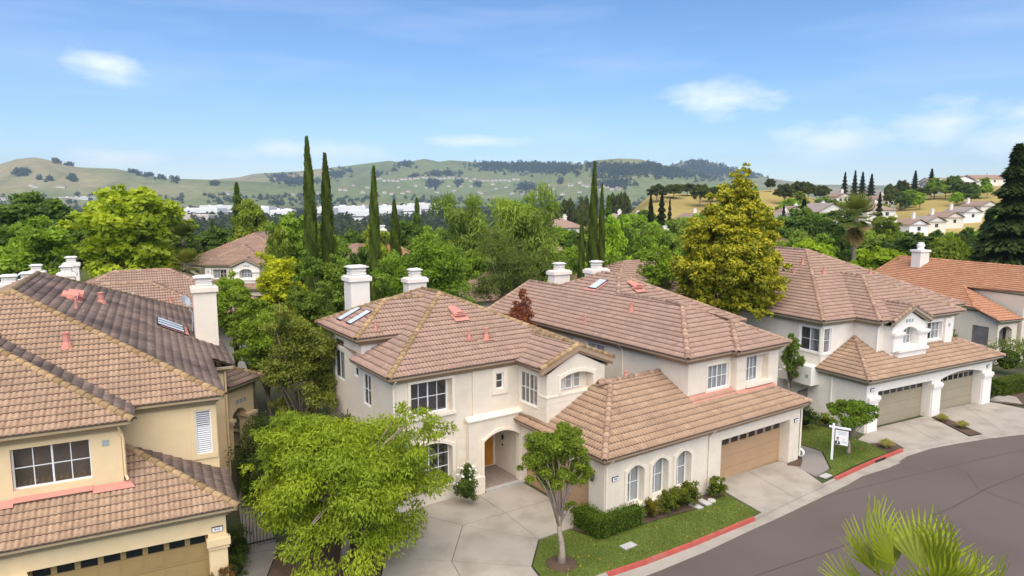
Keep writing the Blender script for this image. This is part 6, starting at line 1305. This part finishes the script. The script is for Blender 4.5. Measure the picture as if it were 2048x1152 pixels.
# neighbour behind the yellow duplex
FN = Frame(-27.6, 50.6, 61)
def house_n():
    H = empty('duplex_house', FN.w(0, 0), FN.rz); tag(H, 'duplex with low tan tile roofs, skylights and white chimneys behind the yellow duplex', 'house'); s = .48; z = 5.35; k = .03
    walls(H, 'wall', 'stucco_white', [Wall((-15.6, -4), (6.6, -4), -.2, z-.3), Wall((6.6, -4), (6.6, 4.8), -.2, z-.3), Wall((6.6, 4.8), (-15.6, 4.8), -.2, z-.3), Wall((-15.6, 4.8), (-15.6, -4), -.2, z-.3)])
    RF = Roof(H, FN, 'tile_tan', 'ridge_pink', rng, 300, 'roof')
    for (a, b_, c, d, zo) in ((-7, -5.2, 7, 5.2, 0), (-6.5, -7.2, 4.6, 1.2, -.08), (-16, -5.6, -5.6, 4.0, .06), (2.6, -6.4, 9.2, -.6, -.6)):
        kk = min(c-a, d-b_)/2; zz = z+zo
        if c-a >= d-b_: A, B = (a+kk, (b_+d)/2), (c-kk, (b_+d)/2); pl_ = [([(a, b_), (c, b_), B, A], (0, 1), b_), ([(c, b_), (c, d), B], (-1, 0), c), ([(c, d), (a, d), A, B], (0, -1), d), ([(a, d), (a, b_), A], (1, 0), a)]; e = [((a, b_), A), ((c, b_), B), ((c, d), B), ((a, d), A)]
        else: A, B = ((a+c)/2, b_+kk), ((a+c)/2, d-kk); pl_ = [([(a, b_), (c, b_), A], (0, 1), b_), ([(c, b_), (c, d), B, A], (-1, 0), c), ([(c, d), (a, d), B], (0, -1), d), ([(a, d), (a, b_), A, B], (1, 0), a)]; e = [((a, b_), A), ((c, b_), A), ((c, d), B), ((a, d), B)]
        for P, n, E in pl_: RF.plane(P, n, E, zz, s)
        for q, t in e: RF.ridge_line((*q, zz+k), (*t, zz+s*kk+k))
        if A != B: RF.ridge_line((*A, zz+s*kk+k), (*B, zz+s*kk+k))
        eaves(H, [(a, b_, zz), (c, b_, zz)], 'fascia_tan')
    RF.finish()
    for (px, D, top) in ((143, 53, 512), (132, 47.5, 530), (72, 51, 528)):
        x = at_dist(px, D, 530); dx, dy = x-FN.o[0], D-FN.o[1]; u, v = dx*FN.c+dy*FN.s, -dx*FN.s+dy*FN.c; chimney(H, u-.5, v-.4, u+.5, v+.4, 4, z_at(top, D)-.5, hood=.5)
    skylight(H, -10.8, -2.2, 6.95, (0, 1), s, 1.1, .9); skylight(H, -1.0, -4.6, 6.45, (0, 1), s, 1.1, .9); vent_pipe(H, .4, -3.4, 6.3); vent_pipe(H, 3.6, -4.9, 5.8); dormer_vent(H, -9.5, -3.9, 6.2, (0, 1), s); vent_pipe(H, 1.6, -5.6, 6.0)
    return H
HN = house_n()
chimney(HL, -8.3, 21.6, -7.3, 22.4, 5, 8.75, hood=.4); chimney(HL, -8.9, 20.4, -8.1, 21.2, 5, 8.75, hood=.4)
FB = Frame(-28.0, 84.0, 87); HB = house_r(FB, 'cream house with gabled window bay seen beyond the yellow chimney', 0, -1, True, 'tile_tan', 'tile_tan', 'stucco_beige'); HB.location.z = -1.0
mid = [('brown tile-roofed house just behind the right-hand chimneys', 1290, 64, 60, 15, 10, 4.9, 'hip', 'tile_tan', [(3, 2, 7.6)]), ('cream house with red roof behind the round green tree', 1292, 112, 80, 11, 10, 5.4, 'hip', 'tile_orange', [(4, 2, 8.3)]), ('reddish roofed house behind the middle tall cypress', 705, 88, 70, 13, 10, 4.8, 'hip', 'tile_tan', []),
       ('small roofed house with white chimney right of the third cypress', 772, 92, 75, 9, 8, 5.3, 'hip', 'tile_orange', [(-.5, 0, 9.2)]), ('orange-roofed house with chimney left of the fan palm', 1668, 108, 80, 11, 9, 5.0, 'hip', 'tile_orange', [(1.5, -4, 7.2)]), ('orange roof peeking right of the golden tree', 1568, 102, 70, 8, 8, 5.3, 'hip', 'tile_orange', [(-3, 0, 8)]),
       ('cream house behind the fan palm trunk', 1725, 132, 85, 12, 10, 5.2, 'hip', 'tile_orange', []), ('small gabled house left of the paired cypresses', 1150, 96, 60, 8, 8, 4.6, 'gable', 'tile_tan', []), ('roof between the tall cypress and the red-tipped tree', 990, 66, 60, 10, 8, 4.0, 'hip', 'tile_tan', [])]
for (lb, px, D, ang, w, d, he, rf, rm, ch) in mid: simple_house(lb, at_dist(px, D), D, terrain(at_dist(px, D), D) if D > 95 else 0, ang, w, d, he, rf, 'stucco_beige' if 'cream' in lb else 'stucco_white', rm, chim=ch, tile=True)
# hillside houses on the right
far = [(1228, 205, 8, 427, 'hip'), (1262, 200, 9, 430, 'hip'), (1285, 185, 8, 447, 'gable'), (1380, 215, 7, 425, 'gable'), (1398, 200, 9, 428, 'hip'), (1425, 205, 9, 424, 'gable'), (1120, 190, 9, 438, 'hip'), (1580, 225, 9, 414, 'gable'), (1640, 215, 10, 410, 'gable'), (1560, 190, 8, 425, 'gable'), (1742, 240, 9, 407, 'hip')]
far.sort()
for i, (px, D, w, top, rf) in enumerate(far):
    x = at_dist(px, D); z = terrain(x, D); he = max(3.5, z_at(top, D)-z-2.2); simple_house('white stucco house below the golden hill, '+nth('slope')+' from left', x, D, z, 75+10*(i % 3), w*1.15, 10, he, rf, 'wall_far', 'roof_far_grey' if i % 2 else 'roof_far', ((.25, .5), (.7, .5)), [(2, 2, he+3)], gable_front=rf == 'gable', group='white houses below the golden hill', floors=2)
for i, (px, top, D, w) in enumerate(((1815, 441, 222, 7), (1850, 438, 234, 7.5), (1886, 438, 246, 7.5), (1922, 433, 258, 8), (1954, 430, 270, 8))):
    x = at_dist(px, D); z = terrain(x, D); he = max(3.5, z_at(top, D)-z-2.6); simple_house(('pale', 'grey', 'tan', 'cream')[i % 4]+' gabled row house with tan roof right of the fan palm, '+nth('row')+' from left', x, D, z, 78, w, 9, he, 'gable', 'wall_far' if i % 3 else 'wall_far_white', 'roof_far_grey' if i % 2 else 'roof_far', ((.5, .5),), [(-2.5, 3, he+2.6)], gable_front=True, slope=.42, group='row of gabled houses below the grassy slope')
for (px, top, D, w, lb, wm, gf) in ((1905, 366, 385, 17, 'white gabled house on the hilltop crest', 'wall_far_white', True), (1866, 369, 390, 13, 'pale blue house on the hilltop left of the white one', 'wall_far_blue', False), (1884, 366, 410, 26, 'long brown-roofed house behind the hilltop pair', 'wall_far', False), (1818, 372, 400, 10, 'tan gabled house by the twin hilltop conifers', 'wall_far', True), (1672, 387, 300, 7, 'small tan gabled house under the dark conifers', 'wall_far', True), (1752, 402, 310, 10, 'tan house among trees on the right hillside', 'wall_far', True), (1962, 366, 395, 22, 'low brown-roofed house at the right end of the crest', 'wall_far', False)):
    x = at_dist(px, D); z = terrain(x, min(D, 358)*1.); z = max(z, terrain(x*350/D, 350)-1.5); he = max(3, z_at(top, D)-z-(w*.2 if gf else 2.4)); simple_house(lb, x, D, z, 88, w, 11, he, 'gable', wm, 'roof_far_grey' if 'long' in lb else 'roof_far', ((.25, .5), (.55, .5), (.8, .5)), [(2.5, 2, he+3)], gable_front=gf, slope=.38)
# trees on the right-hand hills
oak = [(1110, 392, 40), (1138, 384, 48), (1166, 388, 42), (1226, 380, 36), (1246, 376, 30), (1312, 366, 44), (1345, 366, 52), (1372, 372, 50), (1398, 366, 44), (1422, 372, 44), (1442, 364, 40), (1536, 378, 26), (1565, 364, 44), (1592, 358, 44), (1612, 362, 34), (1636, 368, 44), (1775, 362, 34), (1798, 358, 34), (1932, 362, 38), (1862, 384, 26), (1838, 376, 30)]
for i, (px, top, w) in enumerate(sorted(oak)):
    D = 296+(i % 4)*13; x = at_dist(px, D); z = terrain(x, D); h = max(6.5, z_at(top, D)-z); tree('oak', x, D, z-.5, h+.5, w/1376.5*D, (.085, .105, .036) if i % 2 else (.11, .13, .042), 'dark round oak on the golden hill crest, '+nth('oak')+' from left', 'oak_tree', 'tree', 'oaks along the golden hill crest')
for i, (px, top, w, D) in enumerate(sorted(((1683, 344, 22, 330), (1703, 341, 22, 332), (1718, 344, 24, 340), (1736, 348, 26, 330), (1822, 341, 22, 372), (1854, 337, 24, 372), (1300, 392, 14, 150), (1322, 388, 40, 152), (1338, 398, 22, 150), (1565, 410, 24, 170), (1755, 385, 26, 200), (1605, 398, 50, 160)))):
    x = at_dist(px, D); z = terrain(x, min(D, 355)); tree('cypress' if px == 1300 else 'conifer', x, D, z, z_at(top, D)-z, w/1376.5*D, (.042, .056, .024), 'dark conifer standing on the right-hand hillside, '+nth('rc')+' from left', 'conifer', 'tree', 'conifers on the right-hand hills')
for i in range(70):
    px = 1185+i*12.6+fr_.uniform(-8, 8); D = fr_.uniform(125, 300); x = at_dist(px, D); z = terrain(x, D)
    if 1240 < px < 1420 and D > 185: D = fr_.uniform(130, 180); x = at_dist(px, D); z = terrain(x, D)
    if 1780 < px < 1975 and D < 288: D = fr_.uniform(288, 330); x = at_dist(px, D); z = terrain(x, D)
    tn, c = TONE[fr_.choice((0, 1, 1, 2, 3, 3, 4))]; h = fr_.uniform(6, 10.5); tree(fr_.choice(('round', 'loose', 'oak')), x, D, z, h, h*fr_.uniform(.7, 1.0), c, tn+' tree on the right-hand hillside, '+nth('hs'+tn)+' of that tone from left', group='trees on the right-hand hillside')
for i, (px, D, top, c) in enumerate(((1785, 128, 452, GM), (1812, 135, 460, GD), (1842, 126, 464, GO), (1872, 138, 458, GD), (1902, 130, 462, GM), (1936, 140, 454, GD), (1962, 132, 456, GM))): pt('round', px, D, top, 44, c, 'bushy tree in front of the gabled row houses, '+nth('rowtree')+' from left', group='trees in front of the gabled row houses')
# ---------------------------------------------------------------- valley: offices, far houses, woods
val = [(148, 402, 66, 2400, 'long white office block beyond the big yellow-green tree'), (205, 407, 44, 2000, 'white office block right behind the crown of the yellow-green tree'), (395, 416, 82, 1300, 'white warehouse with many roof units left of the dark conifer'), (432, 411, 62, 1700, 'grey-white warehouse with low curved roof'), (383, 430, 66, 1000, 'low tan business building at the valley edge'), (508, 414, 62, 1300, 'white warehouse between conifer and tallest cypress'), (562, 420, 44, 1150, 'small white warehouse left of tallest cypress'),
       (700, 412, 62, 1350, 'white warehouse right of the second cypress'), (716, 421, 54, 1050, 'front white warehouse left of the third cypress'), (800, 411, 84, 1500, 'wide white warehouse right of the third cypress'), (845, 407, 62, 1750, 'far white warehouse behind the spreading conifer'), (765, 418, 60, 1250, 'white warehouse behind the short cypress'), (880, 409, 54, 1900, 'white office block left of the grey-green trees'), (640, 416, 50, 1250, 'white warehouse between the two tallest cypresses')]
for i, (px, top, wpx, D, lb) in enumerate(val):
    x = at_dist(px, D, 420); z = terrain(x, D); w = wpx/1376.5*D; h = max(6, z_at(top, D)-z); root = empty('warehouse', (x, D, z), R_((i*13) % 20-10)); tag(root, lb, 'building'); m = 'industrial_tan' if 'tan' in lb else 'industrial'
    b = MB(); b.box(-w/2, 0, -3, w/2, 40, h-1); b.box(-w/2+.6, .6, h-1, w/2-.6, 39, h); b.build('wall', m, root)
    rs = random.Random(i)
    for q in range(rs.randint(4, 8)): b = MB(); ux = rs.uniform(-w*.45, w*.4); uy = rs.uniform(4, 30); s_ = rs.uniform(2, 5); b.box(ux, uy, h, ux+s_*1.6, uy+s_, h+rs.uniform(1.2, 2.6)); b.build('roof_unit', m, root)
    for lv in range(max(1, int(h/9))):
        b = MB(); zz = 2.2+lv*7; b.box(-w/2+2, -.15, zz, w/2-2, 0, zz+1.8); b.build('window_band', 'far_pane', root)
tiny = MB(); tiny.box(-7, -5, -2, 7, 5, 5); tw = tiny.build('wall', 'wall_far'); twm = tw.data; bpy.data.objects.remove(tw)
tiny = MB(); tiny.add([(-7.8, -5.8, 4.8), (7.8, -5.8, 4.8), (7.8, 5.8, 4.8), (-7.8, 5.8, 4.8), (-5, 0, 7.6), (5, 0, 7.6)], [(0, 1, 5, 4), (1, 2, 5), (2, 3, 4, 5), (3, 0, 4)]); tw = tiny.build('roof', 'roof_far'); trm = tw.data; bpy.data.objects.remove(tw)
tiny = MB()
for q in (-4.5, -.6, 3.2): tiny.box(q, -5.12, 1.6, q+1.6, -5, 3.2)
tw = tiny.build('window', 'far_pane'); tww = tw.data; bpy.data.objects.remove(tw)
def tiny_house(p, label, group, s=1.):
    r = empty('house', (p[0], p[1], p[2]), fr_.uniform(-.5, .5)); r.scale = (s, s, s); link('wall', twm, None, r); link('roof', trm, None, r); link('window', tww, None, r); tag(r, label, 'house', group)
for i in range(34):
    p = ray_ground(752+i*8.6, 361.5+2.5*math.sin(i*.3)+fr_.uniform(-1, 1), 2500)
    if p: tiny_house(p, 'tiny pale house in the line across the far hill foot, '+nth('line')+' from left', 'line of houses across the far hill foot', 1.3)
for i in range(46):
    p = ray_ground(590+i*14.5+fr_.uniform(-6, 6), fr_.uniform(372, 392), 1500)
    if p: tiny_house(p, 'tiny pale house among the valley woods, '+nth('vw')+' from left', 'far houses among the valley woods', 1.25)
for i, (px, py) in enumerate(sorted(((65, 375), (72, 377), (118, 377), (125, 378), (8, 402), (455, 390), (1140, 372), (1160, 368), (1175, 374), (1210, 378), (1235, 380)))):
    p = ray_ground(px, py, 1200)
    if p: tiny_house(p, 'pale house half hidden in far trees, '+nth('hh')+' from left', 'houses half hidden in the far trees', 1.4)
def far_trees(name, label, pts, sizes, colour, q=26):
    """many distant crowns joined: a wood that reads as one mass"""
    NR.seed(4); n = len(pts); P = np.repeat(np.array(pts), q, 0); S = np.repeat(np.array(sizes), q); d = unit(n*q); d[:, 2] = np.abs(d[:, 2]); rr = NR.rand(n*q)**.4
    off = d*rr[:, None]*S[:, None]; off[:, 0] *= .62; off[:, 1] *= .62; Q = P+off; Q[:, 2] += S*.12
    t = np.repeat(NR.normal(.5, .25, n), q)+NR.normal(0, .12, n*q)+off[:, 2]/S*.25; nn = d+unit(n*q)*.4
    me = leaves(name, Q, unit(n*q), nn, S*.5, .8, t); o = link(name, me, 'leaf'); o.color = (*colour, 1); return tag(o, label, 'wood', kind='stuff')
rs = random.Random(31); pts = []; sz = []
while len(pts) < 5200:
    px = rs.uniform(-120, 1500); D = math.exp(rs.uniform(math.log(430), math.log(2900))); x = at_dist(px, D)
    z = terrain(x, D)
    if fbm(x/220.+3, D/220.) < (.40 if D > 1500 else .46) or z > 30: continue
    if any(abs(px-v[0]) < v[2]*.55 and v[3]-500 < D < v[3]+50 for v in val) and rs.random() < .5: continue
    if px > 1130 and D < 900: continue
    s_ = rs.uniform(7, 14)*(.8 if D < 900 else 1.1); pts.append((x, D, z)); sz.append(s_)
far_trees('valley_woodland', 'dark mixed woodland filling the valley floor below the hills', pts, sz, (.055, .070, .030))
gro = [(45, 351, 18, 5), (100, 363, 6, 3), (80, 361, 4, 2), (145, 361, 12, 4), (352, 362, 8, 4), (430, 371, 12, 3), (560, 356, 22, 6), (600, 365, 40, 7), (672, 351, 22, 9), (755, 351, 14, 4), (812, 331, 16, 8), (870, 351, 15, 6), (895, 350, 20, 5), (828, 357, 12, 4), (955, 373, 8, 4), (985, 334, 40, 8), (1060, 338, 70, 11), (1120, 335, 30, 8), (1240, 345, 45, 13), (1185, 333, 20, 5), (1305, 338, 26, 10), (1345, 346, 40, 11), (1420, 345, 60, 14), (1395, 330, 25, 8), (1050, 378, 18, 8), (870, 371, 18, 8), (916, 369, 10, 6), (1125, 345, 8, 5), (1120, 366, 6, 4), (1230, 372, 30, 6), (1155, 350, 6, 3), (1480, 352, 40, 8), (115, 325, 12, 3), (140, 331, 14, 3), (270, 346, 16, 3), (300, 352, 18, 3), (325, 357, 14, 3), (1190, 355, 5, 3), (790, 342, 6, 3), (700, 345, 8, 3)]
pts = []; sz = []
for (px, py, a, c) in gro:
    for q in range(int(a*c*(.95 if a >= 25 else .55))+3):
        t, r = rs.uniform(0, 6.28), min(1.5, abs(rs.gauss(0, .65))); p = ray_ground(px+math.cos(t)*a*r, py+math.sin(t)*c*r, 1500)
        if p: pts.append(p); sz.append(rs.uniform(12, 19))
far_trees('hill_groves', 'dark oak groves in the folds of the far green hills', pts, sz, (.050, .066, .034), 18)
# ---------------------------------------------------------------- small things in the street
def thing(name, label, cat, loc=(0, 0, 0), rz=0): return tag(empty(name, loc, rz), label, cat)
sg = thing('realtor_sign', 'white realtor sign post with hanging portrait board on the lawn', 'sign', (16.29, 33.36, 0), R_(-35))
b = MB(); b.box(-.05, -.05, 0, .05, .05, 1.9); b.build('post', 'white_paint', sg)
b = MB(); b.box(-.2, -.04, 1.68, -.051, .04, 1.77); b.box(.051, -.04, 1.68, .8, .04, 1.77); b.build('arm', 'white_paint', sg)
b = MB(); b.box(.1, -.012, .85, .7, .012, 1.6); bo = b.build('board', 'white_paint', sg)
for x in (.18, .62): b = MB(); b.tube([(x, 0, 1.6), (x, 0, 1.68)], .008, 5); b.build('chain', 'dark_metal', sg)
def prn(pts, mat, y=-.014): b = MB(); b.poly([(p[0]*.81, y, (p[1]-1.0)*.87+.85) for p in pts]); b.build('print', mat, bo)
prn([(.13, 1.02), (.42, 1.02), (.41, 1.16), (.33, 1.23), (.20, 1.24), (.13, 1.19)], 'ink'); prn([(.245, 1.06), (.30, 1.06), (.29, 1.24), (.25, 1.24)], 'white_paint', -.016)
prn([(.27+.062*math.cos(a*.52), 1.34+.085*math.sin(a*.52)) for a in range(12)], 'skin_print', -.016); prn([(.205, 1.37), (.21, 1.43), (.27, 1.455), (.335, 1.43), (.338, 1.37), (.32, 1.39), (.22, 1.395)], 'ink', -.018)
for (x0, x1, z_) in ((.25, .75, 1.76), (.22, .78, 1.69), (.3, .7, 1.62), (.5, .8, 1.2), (.52, .78, 1.15)): prn([(x0, z_), (x1, z_), (x1, z_+.022), (x0, z_+.022)], 'ink_light')
prn([(.60, 1.32), (.66, 1.32), (.63, 1.39)], 'ink')
for i, (x, y, a, c, lb) in enumerate(((7.95, 28.0, .62, .36, 'left'), (8.4, 28.33, .62, .36, 'middle'))):
    b = MB(); b.prism([(-a/2+.03, -c/2), (a/2-.03, -c/2), (a/2, c/2-.05), (-a/2, c/2)], 0, .06); o = b.build('stepping_stone', 'stone'); o.location = (x, y, 0); o.rotation_euler = (0, 0, R_(-55)); tag(o, 'flat grey stepping stone in the bed by the garage, '+('left' if i == 0 else 'right')+' of two', 'stone')
b = MB(); b.lathe([(0, .07), (.16, .06), (.2, 0)], (8.78, 28.55, 0), 9); tag(b.build('valve_cover', 'stone'), 'small round grey cover beside the stepping stones', 'cover')
for x, y, lb in ((4.45, 24.6, 'grey utility box lid in the front lawn'), (15.02, 31.25, 'pale utility box lid in the lawn by the red kerb')):
    b = MB(); b.prism([(-.3, -.17), (.3, -.17), (.3, .17), (-.3, .17)], -.02, .035); o = b.build('utility_lid', 'stone'); o.location = (x, y, 0); o.rotation_euler = (0, 0, R_(35)); tag(o, lb, 'utility lid')
# black metal gates
def gate(label, loc, rz, w=1.1, h=1.7):
    g = thing('metal_gate', label, 'gate', loc, rz)
    for z_ in (.15, h-.1): b = MB(); b.box(0, -.02, z_, w, .02, z_+.05); b.build('rail', 'dark_metal', g)
    for i in range(int(w/.12)+1): b = MB(); b.box(i*.12-.012, -.012, .05, i*.12+.012, .012, h); b.build('bar', 'dark_metal', g)
gate('black metal gate between the yellow duplex and the maple tree', (-10.15, 24.35, 0), R_(28), 1.15, 1.75); gate('black metal gate beside the white duplex screen wall', FR.w(-1.2, 3.6), FR.rz+R_(10), 1.1, 1.7)
# stepping treads beyond the corner porch
for i in range(6):
    b = MB(); b.prism([(-.45, -.16), (.45, -.16), (.45, .16), (-.45, .16)], -.05, .06); o = b.build('stepping_tread', 'tread'); o.location = (-12.0-.28*i*.3, 36.2+i*.55, .0); o.rotation_euler = (0, 0, R_(10)); tag(o, 'pale stepping tread right of the corner porch, '+nth('tread')+' from the porch', 'stepping stone', 'stepping treads by the corner porch')
for (px, py, lb) in ((1720, 933, 'left'),): pass
# ---------------------------------------------------------------- air
b = MB(); b.box(-6200, -60, -46, 6200, 6900, 420); o = b.build('haze', None); tag(o, 'thin pale blue haze over the valley', 'haze', kind='stuff')
m, t = newmat('haze'); out = N(t, 'ShaderNodeOutputMaterial'); v = N(t, 'ShaderNodeVolumePrincipled'); v.inputs['Density'].default_value = 0.0001; v.inputs['Color'].default_value = (.62, .80, 1, 1); v.inputs['Anisotropy'].default_value = .1
L_(t, v.outputs[0], out.inputs['Volume']); o.data.materials.append(m)
